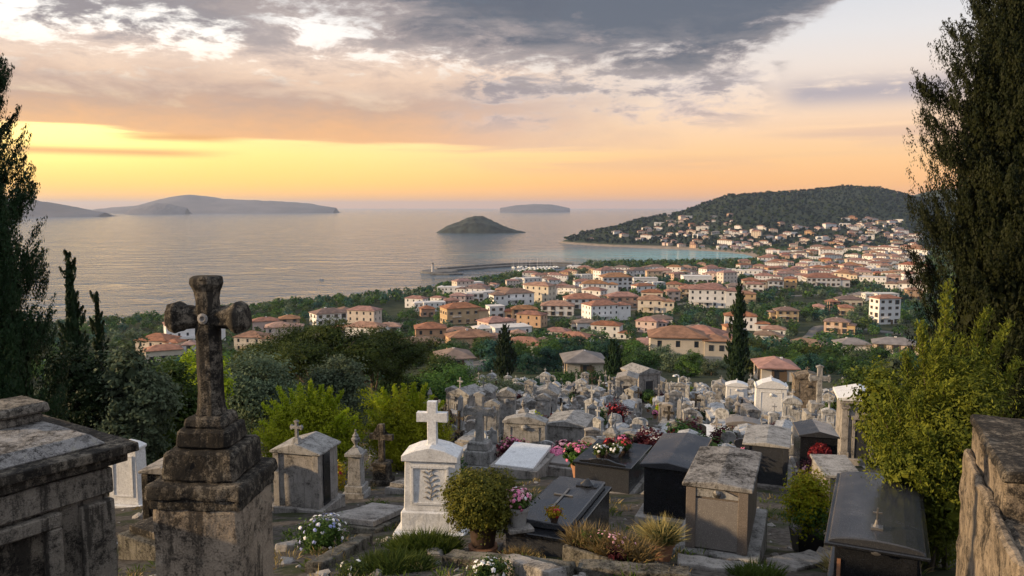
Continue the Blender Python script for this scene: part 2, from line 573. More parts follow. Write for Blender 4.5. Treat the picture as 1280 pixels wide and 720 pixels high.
sl = bpy.data.lights.new('sun', 'SUN'); sun = bpy.data.objects.new('sun', sl); COL.objects.link(sun)
sl.energy = 5.0; sl.angle = R(1.0); sl.color = (1.0, .71, .40)
sd_ = Vector((math.sin(R(SUN_AZ)) * math.cos(R(SUN_EL)), math.cos(R(SUN_AZ)) * math.cos(R(SUN_EL)), math.sin(R(SUN_EL))))
sun.rotation_euler = sd_.to_track_quat('Z', 'Y').to_euler()

vs = scene.view_settings
vs.view_transform = 'Standard'; vs.look = 'None'; vs.gamma = 1.0; vs.exposure = 0.28; vs.use_curve_mapping = False
scene.render.film_transparent = False
scene.cycles.use_denoising = True
scene.cycles.max_bounces = 6; scene.cycles.diffuse_bounces = 3; scene.cycles.glossy_bounces = 2; scene.cycles.transmission_bounces = 3; scene.cycles.volume_bounces = 0
scene.cycles.transparent_max_bounces = 6
scene.cycles.sample_clamp_indirect = 4.0
scene.cycles.caustics_reflective = False; scene.cycles.caustics_refractive = False

# ---------------------------------------------------------------- ground sheet
m, t, b = new_mat('ground')
p = pos_socket(t); sx = t.add('ShaderNodeSeparateXYZ'); t.put(sx.inputs[0], p)
gx, gy, gzz = (X(t, sx.outputs[i]) for i in range(3))
na = t.noise(p, .9, 6, .65); nb_ = t.noise(p, 9.0, 5, .7); nc = t.noise(p, .02, 5, .6); nd_ = t.noise(p, .16, 4, .6)
grit = t.mix(t.smooth(.3, .7, nb_), (.028, .024, .020), (.125, .110, .096))
grit = t.mix(t.smooth(.50, .62, na), grit, (.035, .042, .018))
scrub = t.mix(t.smooth(.35, .65, nd_), (.020, .030, .014), (.050, .058, .028))
scrub = t.mix(t.smooth(.62, .74, nd_ * .6 + nc * .4), scrub, (.22, .18, .13))
wood = t.mix(t.smooth(.35, .65, nd_), (.020, .032, .020), (.045, .060, .032))
far = t.mix(t.smooth(1150, 1350, gy), scrub, wood)
base = t.mix(t.smooth(92, 125, gy), grit, far)
beach = t.mix(t.smooth(.4, .7, nd_), (.30, .24, .185), (.20, .16, .125))
base = t.mix(t.smooth(3.6, 2.0, gzz), base, beach)
t.put(b.inputs['Base Color'], base); b.inputs['Roughness'].default_value = .95; b.inputs['Specular IOR Level'].default_value = .15
bn = t.add('ShaderNodeBump'); bn.inputs['Strength'].default_value = .8; bn.inputs['Distance'].default_value = .05
t.put(bn.inputs['Height'], nb_ * .5 + na); t.l.new(bn.outputs[0], b.inputs['Normal'])
M_GROUND = m
ang = np.concatenate([np.linspace(-180, -62, 40)[:-1], np.linspace(-62, -40, 45)[:-1], np.linspace(-40, 40, 321), np.linspace(40, 62, 45)[1:], np.linspace(62, 180, 40)[1:-1]])
rad = np.concatenate([[0.05], np.linspace(0.6, 40, 150), np.geomspace(40.4, 5400, 300)[0:]])
A_, R_ = np.meshgrid(np.radians(ang), rad, indexing='ij')
gx_, gy_ = R_ * np.sin(A_), R_ * np.cos(A_)
V = np.stack([gx_, gy_, terrain(gx_, gy_)], -1)
tag(link('terrain', grid_mesh('terrain', V, len(ang), len(rad), [M_GROUND], close_u=True)), kind='structure')

# ---------------------------------------------------------------- sea
m, t, b = new_mat('sea_water')
p = pos_socket(t); sx = t.add('ShaderNodeSeparateXYZ'); t.put(sx.inputs[0], p)
gx, gy = X(t, sx.outputs[0]), X(t, sx.outputs[1])
bay = at_z(872, 319, 0)
u, v = (gx - bay.x) / 300.0, (gy - bay.y) / 200.0
shal = t.smooth(1.2, .0, t.math('POWER', u * u + v * v, .5) + (t.noise(p, .008, 3, .5) - .5) * .4)
t.put(b.inputs['Base Color'], t.mix(shal, (.060, .100, .135), (.17, .44, .48)))
b.inputs['Roughness'].default_value = .10; b.inputs['IOR'].default_value = 1.333; b.inputs['Specular IOR Level'].default_value = .5
w1 = t.noise(t.xyz(gx * .045, gy * .17, 0.0), 1.0, 6, .62, .6)
w3 = t.noise(t.xyz(gx * .016, gy * .030, 5.0), 1.0, 4, .6, .8)
w2 = t.noise(t.xyz(gx * .30, gy * .70, 3.0), 1.0, 3, .55, .3)
calm = t.noise(t.xyz(gx * .0022, gy * .010, 7.0), 1.0, 4, .55)
bn = t.add('ShaderNodeBump'); bn.inputs['Strength'].default_value = 1.0; bn.inputs['Distance'].default_value = 3.0
t.put(bn.inputs['Height'], (w1 + w2 * .18) * (calm * .9 + .2) * t.smooth(.30, .72, w3) + w3 * 1.6); t.l.new(bn.outputs[0], b.inputs['Normal'])
a_ = np.radians(np.arange(0, 360, 5)); r_ = np.geomspace(40, 25000, 40)
A_, R_ = np.meshgrid(a_, r_, indexing='ij')
V = np.stack([R_ * np.sin(A_), R_ * np.cos(A_), 0 * R_], -1)
tag(link('sea', grid_mesh('sea', V, len(a_), len(r_), [m], close_u=True)), kind='structure')


# ---------------------------------------------------------------- islands and far coast
M_ISLE = plain('scrub_island', (.030, .038, .030), .95, var=.6, scale=.06)
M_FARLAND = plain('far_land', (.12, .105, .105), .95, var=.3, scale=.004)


def isle(name, pts, dist, depth, base_py, mat, rough=.06, cliff=0.0, n=90):
    """land whose skyline runs through photo points, standing dist away on the sea; a ridge with real depth"""
    pts = [(at(a, b_, dist).x, max(at(a, b_, dist).z, 0)) for a, b_ in pts]
    xs = np.array([q[0] for q in pts]); zs = np.array([q[1] for q in pts])
    X0 = np.linspace(xs[0] - 1, xs[-1] + 1, n); Y0 = np.linspace(-1, 1, 41)
    A, B = np.meshgrid(X0, Y0, indexing='ij')
    ridge = np.interp(A, xs, zs)
    w = np.sqrt(np.clip(1 - ((A - (xs[0] + xs[-1]) / 2) / ((xs[-1] - xs[0]) / 2)) ** 2, 0, 1)) * .8 + .2
    q = np.clip(1 - np.abs(B) / w, 0, 1)
    s = q ** .8 * (1 - cliff) + sstep(0, .25, q) * cliff
    wid = xs[-1] - xs[0]
    nz = 1 + rough * 2 * fbm(A / wid * 9, B * depth / wid * 9, 4) * (1 - np.clip(q, 0, 1) ** 4)
    Z = ridge * s * nz - 1.5 * (q <= 0)
    Z = Z + ridge.max() * rough * .5 * fbm(A / wid * 30, B * depth / wid * 30 + 5, 3) * (q > 0)
    V = np.stack([A, dist + B * depth, Z], -1)
    return tag(link(name, grid_mesh(name, V, n, 41, [mat])), kind='structure')


isle('island', [(546, 291), (553, 286), (562, 281), (574, 277), (584, 272), (594, 269.5), (603, 270), (612, 274), (622, 279), (634, 284), (646, 288), (657, 290.5)], 2010, 75, 291, M_ISLE, .10, .4)
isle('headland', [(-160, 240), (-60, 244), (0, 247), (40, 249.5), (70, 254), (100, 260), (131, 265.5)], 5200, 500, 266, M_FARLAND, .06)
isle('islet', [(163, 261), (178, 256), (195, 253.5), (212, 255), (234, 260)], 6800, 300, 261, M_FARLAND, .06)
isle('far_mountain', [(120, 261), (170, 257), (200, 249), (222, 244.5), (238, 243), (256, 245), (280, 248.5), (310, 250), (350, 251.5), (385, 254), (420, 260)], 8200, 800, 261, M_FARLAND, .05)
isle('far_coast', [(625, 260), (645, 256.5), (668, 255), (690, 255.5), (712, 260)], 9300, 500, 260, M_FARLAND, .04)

# ---------------------------------------------------------------- air
mb = MB(); mb.box((0, 0, 100.5), (53000, 53000, 211)); hz = mb.build('haze', [])
hm = bpy.data.materials.new('haze'); hm.use_nodes = True
hn = hm.node_tree; hn.nodes.remove(hn.nodes['Principled BSDF'])
pv = hn.nodes.new('ShaderNodeVolumePrincipled'); pv.inputs['Density'].default_value = 0.00006
pv.inputs['Color'].default_value = (.64, .75, 1.0, 1); pv.inputs['Anisotropy'].default_value = .2
hn.links.new(pv.outputs[0], hn.nodes['Material Output'].inputs['Volume'])
hz.data.materials.append(hm); tag(hz, kind='stuff')
# ---------------------------------------------------------------- foliage
def unit(v): return v / np.maximum(np.linalg.norm(v, axis=1, keepdims=True), 1e-9)


def leaf_quads(P, N, size, asp, rng, along=None, fold=0.0):
    """rhombic leaves at P, facing N; along = preferred long axis"""
    n = len(P)
    T = rng.normal(size=(n, 3)) if along is None else along + rng.normal(size=(n, 3)) * .25
    T = unit(T - N * (T * N).sum(1, keepdims=True)); B = np.cross(N, T)
    s = (size * (.65 + .7 * rng.random((n, 1)))) / 2
    q = np.stack([P - T * s, P + B * s * asp, P + T * s, P - B * s * asp], 1)
    if fold: q[:, 2] -= N * s * fold
    return q.reshape(-1, 3)


def sphere(rng, n, up=0.0):
    d = rng.normal(size=(n, 3)); d[:, 2] += up
    return unit(d)


def crown(rng, lobes, clumps, per, sigma, size, asp=.55, shell=.72, up=.35, flat=.6):
    """lobes = (centre, radii); leaves gather in clumps near the shell of each lobe, with gaps between"""
    L = [(np.array(c, float), np.array(r, float)) for c, r in lobes]
    w = np.array([(r ** (2 / 3)).prod() for c, r in L]); k = rng.choice(len(L), clumps, p=w / w.sum())
    C = np.array([L[i][0] for i in k]); Rr = np.array([L[i][1] for i in k])
    d = sphere(rng, clumps, up)
    rr = (shell + (1.08 - shell) * rng.random((clumps, 1))); rr = rr * np.where(rng.random((clumps, 1)) < .16, 1.16, 1.0)
    cc = C + d * Rr * rr
    P = np.repeat(cc, per, 0) + rng.normal(size=(clumps * per, 3)) * np.array([sigma, sigma, sigma * flat]) * (.6 + .8 * np.repeat(rng.random((clumps, 1)), per, 0))
    N = unit(np.repeat(d, per, 0) + rng.normal(size=(clumps * per, 3)) * .5 + np.array([0, 0, .3]))
    Q = leaf_quads(P, N, size, asp, rng)
    nc = max(clumps * per // 22, 60)
    i = rng.choice(len(L), nc, p=w / w.sum()); dd = sphere(rng, nc, .1)
    Pc = np.array([L[j][0] for j in i]) + dd * np.array([L[j][1] for j in i]) * (.25 + .45 * rng.random((nc, 1)))
    return np.concatenate([Q, leaf_quads(Pc, unit(dd + rng.normal(size=dd.shape) * .4), size * 2.8, .8, rng)])


LM = {
    'hill': leafmat('leaf_hill_hazed', (.006, .020, .024), (.018, .044, .048)),  # blue of the distant air is put into the leaf colour
    'dark': leafmat('leaf_dark_green', (.014, .038, .012), (.058, .110, .032)),
    'mid': leafmat('leaf_mid_green', (.026, .062, .014), (.100, .165, .036)),
    'olive': leafmat('leaf_grey_green', (.050, .074, .044), (.140, .180, .105)),
    'pine': leafmat('leaf_pine', (.018, .036, .010), (.085, .115, .026)),
    'teal': leafmat('leaf_blue_green', (.012, .046, .034), (.048, .112, .076)),
    'lime': leafmat('leaf_yellow_green', (.14, .19, .008), (.46, .50, .03), trans=.42),
    'gold': leafmat('leaf_golden', (.052, .082, .012), (.235, .265, .034), trans=.35, clump=2.2),
    'cypress': leafmat('leaf_cypress', (.010, .024, .010), (.022, .042, .015), trans=.08, clump=2.0),
    'cypwarm': leafmat('leaf_cypress_warm', (.009, .016, .006), (.030, .037, .012), trans=.10, clump=1.5),
    'box': leafmat('leaf_box', (.040, .055, .010), (.17, .16, .025), trans=.22, clump=7, vary=.05),
    'maroon': leafmat('leaf_maroon', (.030, .008, .012), (.10, .022, .032), clump=5),
    'grass': leafmat('leaf_grass', (.035, .070, .012), (.12, .17, .035), clump=3),
    'dry': leafmat('leaf_dry_grass', (.16, .12, .045), (.40, .33, .15), clump=5),
    'auburn': leafmat('leaf_auburn', (.22, .16, .015), (.55, .40, .035), trans=.4, clump=5),
}
M_BARK = stone('bark', (.13, .10, .075), (.03, .024, .02), .5, 3.0, .95, 1.0, lich=.1)


def trunk_mb(rng, h, r, spread, z0=-.6, limbs=5, lean=.08, fork=.45):
    mb = MB(); p = Vector((0, 0, z0)); pts = [p.copy()]; n = 6
    dx, dy = rng.normal() * lean, rng.normal() * lean
    for i in range(n):
        p = p + Vector((dx + rng.normal() * lean * .5, dy + rng.normal() * lean * .5, 1)) * ((h - z0) / n)
        pts.append(p.copy())
    mb.tube(pts, [r * (1.25 - .95 * i / n) for i in range(n + 1)], 8)
    for k in range(limbs):
        f = fork + (1 - fork) * k / limbs * .8
        i = min(int(f * n), n - 1); a = 6.283 * (k / limbs) + rng.random(); b = pts[i].lerp(pts[i + 1], f * n - i)
        e = b + Vector((math.cos(a) * spread, math.sin(a) * spread, h * .28 * (.6 + .8 * rng.random())))
        mid = b.lerp(e, .5) + Vector((0, 0, -.06 * h))
        mb.tube([b, mid, e], [r * .5, r * .33, r * .1], 6)
    return mb


def cypress_quads(rng, h, rmax, n, size, z0=.3, tuft=.18, prof=None, up=1.6, boughs=0):
    """narrow crown of upright sprays: many small tufts on a spindle"""
    nt = max(n // 80, 30); per = 80
    t = rng.random(nt * 3); 
    pr = prof or (lambda t: np.clip(np.minimum(.35 + 2.6 * t, 1.0) * np.clip(1.02 - t, 0, 1) ** .62, 0, 1))
    keep = rng.random(len(t)) < pr(t) + .08; t = t[keep][:nt]
    a = rng.random(len(t)) * 6.283
    rr = rmax * pr(t) * (.55 + .55 * rng.random(len(t)) ** .6)
    if boughs:       # tufts gather along separate boughs whose tips stand out from the outline
        bt = rng.random(boughs) ** .9; ba = np.arange(boughs) * 2.4 + rng.random(boughs); bl = .87 + .16 * rng.random(boughs)
        j = rng.integers(boughs, size=len(t)); f = rng.random(len(t)) ** .55
        a = ba[j] + rng.normal(size=len(t)) * (.22 - .13 * f); t = np.clip(bt[j] + (f - .6) * .055 + rng.normal(size=len(t)) * .011 * (1.2 - f), .0, .995)
        rr = rmax * pr(bt[j]) * bl[j] * (.35 + .70 * f)
    c = np.stack([rr * np.cos(a), rr * np.sin(a), z0 + (h - z0) * t], 1)
    out = unit(np.stack([np.cos(a), np.sin(a), np.full(len(t), .25)], 1))
    s = tuft * (.6 + .8 * rng.random((len(t), 1)))
    k = rng.random((len(t), per, 1)) 
    u = sphere(rng, len(t) * per).reshape(len(t), per, 3) * rng.random((len(t), per, 1)) ** .4
    tap = (1 - .75 * k)
    P = c[:, None] + u * tap * (s[:, None] * .58) + (out[:, None] * .8 + np.array([0, 0, 1.6])) * k * s[:, None]
    P = P.reshape(-1, 3)
    o = np.repeat(out, per, 0)
    N = unit(o * .7 + (u.reshape(-1, 3)) * 1.0 + rng.normal(size=o.shape) * .18)
    al = o * .5 + np.array([0, 0, up])
    Q = leaf_quads(P, N, size, .40, rng, along=al)
    nc = n // 4; t = rng.random(nc); a = rng.random(nc) * 6.283; rr = rmax * pr(t) * (.26 + .36 * rng.random(nc))
    Pc = np.stack([rr * np.cos(a), rr * np.sin(a), z0 + (h - z0) * t * .97], 1)
    o = np.stack([np.cos(a), np.sin(a), 0 * a], 1)
    return np.concatenate([Q, leaf_quads(Pc, unit(o + rng.normal(size=o.shape) * .35), min(size * 2.6, rmax * .5), .5, rng, along=np.array([[0, 0, 1.0]]) + 0 * o)])


def tree(name, crown_co, lm, trunk, label, cat, group=None):
    root = empty(name, (0, 0, 0), 0, label, cat, group)
    me = np_mesh('crown', crown_co, 4, [lm])
    part(link('crown', me), root)
    trunk.build('trunk', M_BARK, root, smooth=True)
    return root


rng = np.random.default_rng(11)


def place(root, x, y, rz=0.0, s=1.0, dz=0.0):
    root.location = (x, y, gz(x, y) + dz); root.rotation_euler = (0, 0, rz); root.scale = (s, s, s)
    return root


# ---- the tall cypresses
def add_cypress(px, y, top_py, half_px, n, size, label, lm='cypress', tuft=.18, base_py=None, extra=0, prof=None, rm=None, boughs=0):
    x = at(px, 400, y).x; g = gz(x, y); top = at(px, top_py, y).z
    h = top - g; r = half_px * mpp(Vector((x, y, g + h * .5)))
    tk = MB(); tk.tube([(0, 0, -.5), (0.03, 0, h * .3), (0, .03, h * .93)], [r * .17 + .05, r * .13 + .03, .02], 8)
    o = tree('cypress_tree', cypress_quads(rng, h, r, n, size, tuft=tuft, prof=prof, boughs=boughs), LM[lm], tk, label, 'tree')
    o.location = (x, y, g)
    return o


edge = lambda t: np.interp(t, [0, .3, .68, .78, .86, .94, 1], [.85, .95, 1.0, .74, .42, .18, 0])
wide = lambda t: np.clip(np.minimum(.55 + 2.2 * t, 1.0) * np.clip(1.0 - t, 0, 1) ** .50, 0, 1)
add_cypress(-28, 14, 22, 108, 210000, .052, 'huge dark cypress cut by the photo edge beside the big mausoleum', 'cypress', .21, prof=wide, boughs=420)
add_cypress(1264, 15, -140, 113, 380000, .052, 'massive dark cypress with ragged edge above the feathery yellow shrub', 'cypwarm', .22, prof=edge, boughs=800)
add_cypress(90, 24, 322, 23, 13000, .10, 'slim cypress before the sea, taller of two next to the huge cypress', 'cypress', .16)
add_cypress(122, 25, 372, 15, 8000, .10, 'slim short cypress just behind the taller slim one, before the sea', 'cypress', .14)
colm = lambda t: np.clip(np.minimum(.62 + 1.2 * t, 1.0) * np.clip(1.0 - t, 0, 1) ** .55 * (1 - .1 * t), 0, 1)
add_cypress(923, 92, 356, 17, 24000, .22, 'lone spire of cypress rising at the far edge of the cemetery before the town', 'cypress', .20, prof=colm)
add_cypress(631, 112, 407, 16, 16000, .26, 'dark pointed cypress in the woods between the ochre block and the graves', 'cypress', .26)
add_cypress(768, 105, 430, 12, 12000, .26, 'small dark cypress beside the pale mortuary chapel', 'cypress', .32)


# ---- broad trees and shrubs close enough to be read one by one
def round_tree(kind, w, h, n, leaf, seed, name='broadleaf_tree', lobes=None, th=.30, trunk_r=.16, sig=None, flat=.6, low=True):
    r = np.random.default_rng(seed)
    if lobes is None:
        lobes = [((0, 0, h * .5), (w * .34, w * .34, h * .40))]
        for i in range(9):
            a = 6.283 * i * .382 + r.random() * .5; q = w * (.16 + .16 * r.random()); zc = h * ((.16 + .62 * r.random()) if low else (.40 + .40 * r.random()))
            lobes.append(((q * math.cos(a), q * math.sin(a), zc), (w * (.13 + .10 * r.random()),) * 2 + (h * (.12 + .12 * r.random()),)))
    per = 34
    co = crown(r, lobes, max(n // per, 12), per, sig or w * .055, leaf, flat=flat)
    return tree(name, co, LM[kind], trunk_mb(r, h * .62, trunk_r, w * .26), None, None)


def bush(px, base_py, w_px, h_px, kind, n, leaf, seed, label, cat='shrub', name='shrub', y=None, mk=None):
    g = hit(px, base_py) if y is None else Vector((at(px, base_py, y).x, y, gz(at(px, base_py, y).x, y)))
    m_ = mpp(g); w, h = w_px * m_, (h_px * m_ if y is None else at(px, h_px, y).z - g.z)
    o = round_tree(kind, w, h, n, leaf, seed, name, trunk_r=.05 + .02 * h)
    o.location = g; o.rotation_euler = (0, 0, seed * 1.3)
    return tag(o, label, cat)


bush(455, 540, 60, 60, 'lime', 7000, .10, 222, 'low yellow-green shrub between the two larger yellow bushes')
bush(165, 555, 110, 420, 'olive', 16000, .12, 23, 'grey-green olive tree beside the slim cypresses', 'tree', 'olive_tree', y=22)
bush(105, 560, 90, 425, 'cypress', 12000, .12, 231, 'dark shaggy bush under the slim cypresses', 'shrub', 'shrub', y=22)
bush(222, 560, 100, 440, 'mid', 15000, .12, 24, 'fresh green tree directly behind the weathered cross on its pedestal', 'tree', 'broadleaf_tree', y=24)
bush(195, 575, 90, 500, 'dark', 9000, .10, 241, 'dark green bush behind the white slab stele', 'shrub', 'shrub', y=25)
bush(318, 545, 130, 432, 'olive', 18000, .16, 25, 'silvery grey-green tree at the foot of the dark pines', 'tree', 'olive_tree', y=38)
bush(258, 540, 70, 425, 'lime', 9000, .14, 26, 'yellowish tree half hidden behind the weathered cross shaft', 'tree', 'broadleaf_tree', y=34)
bush(425, 540, 95, 440, 'olive', 12000, .16, 27, 'pale olive tree in front of the dark pines', 'tree', 'olive_tree', y=40)
bush(560, 530, 110, 462, 'mid', 15000, .20, 28, 'dense green tree behind the white cross tombstone', 'tree', 'broadleaf_tree', y=62)
bush(612, 515, 90, 475, 'olive', 10000, .22, 29, 'grey-green tree left of the dark pointed cypress', 'tree', 'olive_tree', y=75)
bush(500, 540, 70, 470, 'dark', 9000, .20, 30, 'dark green tree between the pines and the dense green tree', 'tree', 'broadleaf_tree', y=58)
bush(668, 510, 80, 478, 'teal', 9000, .24, 31, 'bluish green tree just behind the dark pointed cypress', 'tree', 'broadleaf_tree', y=88)
bush(724, 505, 90, 470, 'dark', 9000, .26, 32, 'dark round tree beside the small dark cypress', 'tree', 'broadleaf_tree', y=100)
bush(1118, 520, 110, 452, 'gold', 12000, .14, 33, 'low golden shrub between the tall stone tombs and the feathery shrub', 'shrub', 'shrub', y=26)
bush(1075, 500, 70, 456, 'pine', 8000, .2, 331, 'brownish green shrub beyond the stone tomb with the pale roof', 'shrub', 'shrub', y=46)


def stone_pine(px, y, top_py, w_px, n, leaf, seed, label, kind='pine'):
    r = np.random.default_rng(seed); x = at(px, 430, y).x; g = gz(x, y); h = at(px, top_py, y).z - g; w = w_px * mpp(Vector((x, y, g)))
    lobes = []
    for i in range(11):
        a = 6.283 * i / 11 * 2.4; q = w * .40 * math.sqrt((i + .5) / 11)
        lobes.append(((q * math.cos(a), q * math.sin(a), h * (.60 + .26 * r.random() - .30 * (q / w) ** 1)), (w * .17, w * .17, h * (.11 + .05 * r.random()))))
    co = crown(r, lobes, n // 34, 34, w * .035, leaf, .4, .5, .5, .45)
    o = tree('pine_tree', co, LM[kind], trunk_mb(r, h * .72, .22, w * .30, limbs=8, fork=.35), label, 'tree')
    o.location = (x, y, g); return o


stone_pine(398, 52, 395, 175, 30000, .17, 41, 'broad dark pine with layered crown, largest on the slope below the white hotel')
stone_pine(468, 56, 402, 130, 22000, .18, 42, 'spreading dark pine beside the largest pine, nearer the ochre blocks')
stone_pine(332, 62, 411, 110, 16000, .18, 43, 'dark pine just past the weathered cross, smallest of three')
stone_pine(300, 80, 432, 60, 8000, .2, 44, 'small dark pine touching the arm of the weathered cross', 'pine')

# ---- big feathery shrub: upright plumes of fine leaves
def feathery(px, y, spec, label, kind='gold', seed=5, leaf=.060, nl=420):
    r = np.random.default_rng(seed); x = at(px, 400, y).x; g = gz(x, y); base = Vector((x, y, g))
    Q = []; tk = MB()
    for (tx, ty, dy, wid) in spec:
        tip = at(tx, ty, y + dy) - base; st = Vector((r.normal() * .18, r.normal() * .18, -.3))
        c1 = Vector((tip.x * .30, tip.y * .4, tip.z * .55)); pts = []
        for i in range(9):
            t = i / 8; pts.append(st * (1 - t) ** 2 + c1 * 2 * t * (1 - t) + tip * t * t)
        tk.tube(pts, [.032 * (1 - i / 8) + .004 for i in range(9)], 5)
        nb = int(30 * max(1, tip.length / 2.2))
        for b in range(nb):
            t = .16 + .84 * (b / nb) ** .85; i = min(int(t * 8), 7); o = pts[i].lerp(pts[i + 1], t * 8 - i)
            a = b * 2.4 + r.random(); L = wid * (1 - t) ** .75 * (.6 + .6 * r.random()) + .06
            d = Vector((math.cos(a), math.sin(a), .75 + .8 * t)).normalized()
            n = max(int(nl * L), 8); s = r.random((n, 1)) ** .8
            P = np.array(o) + np.array(d) * L * s + r.normal(size=(n, 3)) * (.028 + .05 * L * (1 - s))
            N = unit(r.normal(size=(n, 3)) + np.array([0, 0, .5]))
            Q.append(leaf_quads(P, N, leaf, .30, r, along=np.array(d)[None] + np.array([[0, 0, .3]])))
    root = empty('feathery_shrub', base, 0, label, 'shrub')
    part(link('crown', np_mesh('crown', np.concatenate(Q), 4, [LM[kind]])), root)
    if kind == 'lime':
        xs = [at(q[0], q[1], y).x - x for q in spec]; zt = max(at(q[0], q[1], y).z for q in spec) - g; wx = (max(xs) - min(xs)) / 2
        co = crown(r, [((wx * a, b_, zt * c), (wx * .52, wx * .48, zt * .36)) for a, b_, c in ((-.48, 0, .36), (.48, .1, .36), (0, -.2, .55), (0, .3, .3), (-.2, -.3, .3), (.25, -.3, .35))], 1100, 26, .12, .085, .4, .5, .3, 1.0)
    else:
        ctr = at(1185, 560, y - .7) - base
        co = crown(r, [(ctr, (.62, .5, .8)), (ctr + Vector((-.45, -.1, -.25)), (.5, .4, .5)), (ctr + Vector((.3, .1, .55)), (.5, .4, .6)), (ctr + Vector((.1, -.2, -.75)), (.55, .4, .5))], 520, 26, .10, .06, .34, .6, .3, 1.0)
    part(link('inner_foliage', np_mesh('inner_foliage', co, 4, [LM[kind]])), root)
    tk.build('trunk', M_BARK, root, smooth=True)
    return root


def dome(px, base, w, h, n, seed):
    r = random.Random(seed); out = []
    for i in range(n):
        a = 3.1416 * (i + .5) / n; q = (1, .78, .92, .6)[i % 4]
        out.append((px + w * .5 * math.cos(a) * q, base - h * (.30 + .70 * math.sin(a) * q) + r.uniform(-7, 5), r.uniform(-.9, .9), .38 + .12 * r.random()))
    return out


feathery(385, 24.6, dome(385, 588, 140, 112, 30, 1), 'bright yellow-green bush behind the tomb with the small cross, larger of two', 'lime', 21, .085, 330)
feathery(508, 25.6, dome(508, 568, 112, 92, 24, 2), 'bright yellow-green bush behind the dark stone cross, smaller of two', 'lime', 22, .085, 330)
SPEC = [(1185, 352, 0, .42), (1150, 402, -.3, .42), (1236, 385, .2, .42), (1170, 425, -.5, .5), (1205, 420, .3, .5), (1130, 440, -.1, .45), (1222, 440, -.5, .5), (1262, 402, .5, .42), (1275, 450, 0, .5),
        (1110, 480, -.2, .45), (1095, 505, -.4, .42), (1088, 540, -.6, .4), (1140, 490, -.8, .5), (1180, 480, -.8, .5), (1215, 495, -.9, .5), (1250, 480, -.6, .5), (1160, 540, -1.1, .5),
        (1120, 560, -.9, .42), (1200, 550, -1.1, .5), (1105, 590, -.8, .35), (1150, 600, -1.2, .4), (1185, 610, -1.2, .4), (1170, 455, .5, .5), (1195, 450, 0, .5), (1240, 520, 0, .5)]
feathery(1178, 11.2, SPEC, 'tall feathery yellow-green shrub with upright plumes between black tomb and stone wall')
# ---------------------------------------------------------------- the town
WALL = {'ochre': plain('render_ochre', (.50, .31, .15), .9, var=.12, scale=.5, each=.16), 'cream': plain('render_cream', (.58, .48, .37), .9, var=.10, scale=.5, each=.16),
        'white': plain('render_white', (.70, .68, .66), .9, var=.07, scale=.5, each=.16), 'pink': plain('render_pink', (.55, .40, .34), .9, var=.10, scale=.5, each=.16),
        'orange': plain('render_orange', (.48, .26, .13), .9, var=.12, scale=.5, each=.16), 'stonegrey': plain('render_grey', (.45, .42, .40), .9, var=.12, scale=.5, each=.16)}
ROOF = {'terracotta': plain('tiles_terracotta', (.25, .092, .036), .9, var=.35, scale=.55, each=.16), 'brown': plain('tiles_brown', (.17, .10, .07), .9, var=.3, scale=.55, each=.16),
        'grey': plain('slates_grey', (.17, .15, .145), .85, var=.25, scale=.55, each=.16), 'red': plain('tiles_pale_red', (.30, .13, .078), .9, var=.3, scale=.55, each=.16), 'pale': plain('roof_pale', (.55, .52, .49), .9, var=.15, scale=.5, each=.16)}
M_GLASS = plain('window_glass', (.035, .04, .05), .25, var=.3, spec=.6)
M_TRIM = plain('window_trim', (.66, .62, .56), .8)
M_SHUT = plain('shutters', (.13, .085, .05), .8)


def window_mesh(w, h):
    bm = bmesh.new(); o = .07
    def quadbox(x0, x1, z0, z1, y0, y1, mi):
        v = [bm.verts.new(q) for q in ((x0, y0, z0), (x1, y0, z0), (x1, y0, z1), (x0, y0, z1), (x0, y1, z0), (x1, y1, z0), (x1, y1, z1), (x0, y1, z1))]
        for f in ((0, 1, 2, 3), (1, 5, 6, 2), (4, 0, 3, 7), (3, 2, 6, 7), (4, 5, 1, 0)): bm.faces.new([v[i] for i in f]).material_index = mi
    quadbox(-w / 2, w / 2, -h / 2, h / 2, -.035, .03, 0)
    quadbox(-w / 2 - o, w / 2 + o, h / 2, h / 2 + o * 1.4, -.09, .03, 1)
    quadbox(-w / 2 - o * 2, w / 2 + o * 2, -h / 2 - o * 1.6, -h / 2, -.14, .03, 1)
    for sgn in (-1, 1):
        a, b = sorted((sgn * (w / 2 + .02), sgn * (w / 2 + .42))); quadbox(a, b, -h / 2, h / 2, -.07, .03, 2)
    me = bpy.data.meshes.new('window'); bm.to_mesh(me); bm.free()
    for m in (M_GLASS, M_TRIM, M_SHUT): me.materials.append(m)
    return me


WIN = window_mesh(.95, 1.35)
WINB = window_mesh(1.5, 2.1)


def hip(mb, w, d, z, rise, over=.5, ridge=.45, th=.18, c=(0, 0)):
    W, Dp = w / 2 + over, d / 2 + over
    if w >= d: r = [(-max(W - Dp * 1.0, .2), 0), (max(W - Dp * 1.0, .2), 0)]
    else: r = [(0, -max(Dp - W, .2)), (0, max(Dp - W, .2))]
    cx, cy = c
    v = [(-W, -Dp, z), (W, -Dp, z), (W, Dp, z), (-W, Dp, z), (-W, -Dp, z + th), (W, -Dp, z + th), (W, Dp, z + th), (-W, Dp, z + th), (r[0][0], r[0][1], z + rise), (r[1][0], r[1][1], z + rise)]
    v = [(a + cx, b_ + cy, q) for a, b_, q in v]
    f = [(3, 2, 1, 0), (0, 1, 5, 4), (1, 2, 6, 5), (2, 3, 7, 6), (3, 0, 4, 7)]
    f += [(4, 5, 9, 8), (5, 6, 9), (6, 7, 8, 9), (7, 4, 8)] if w >= d else [(4, 5, 8), (5, 6, 9, 8), (6, 7, 9), (7, 4, 8, 9)]
    mb._fin(v, f)


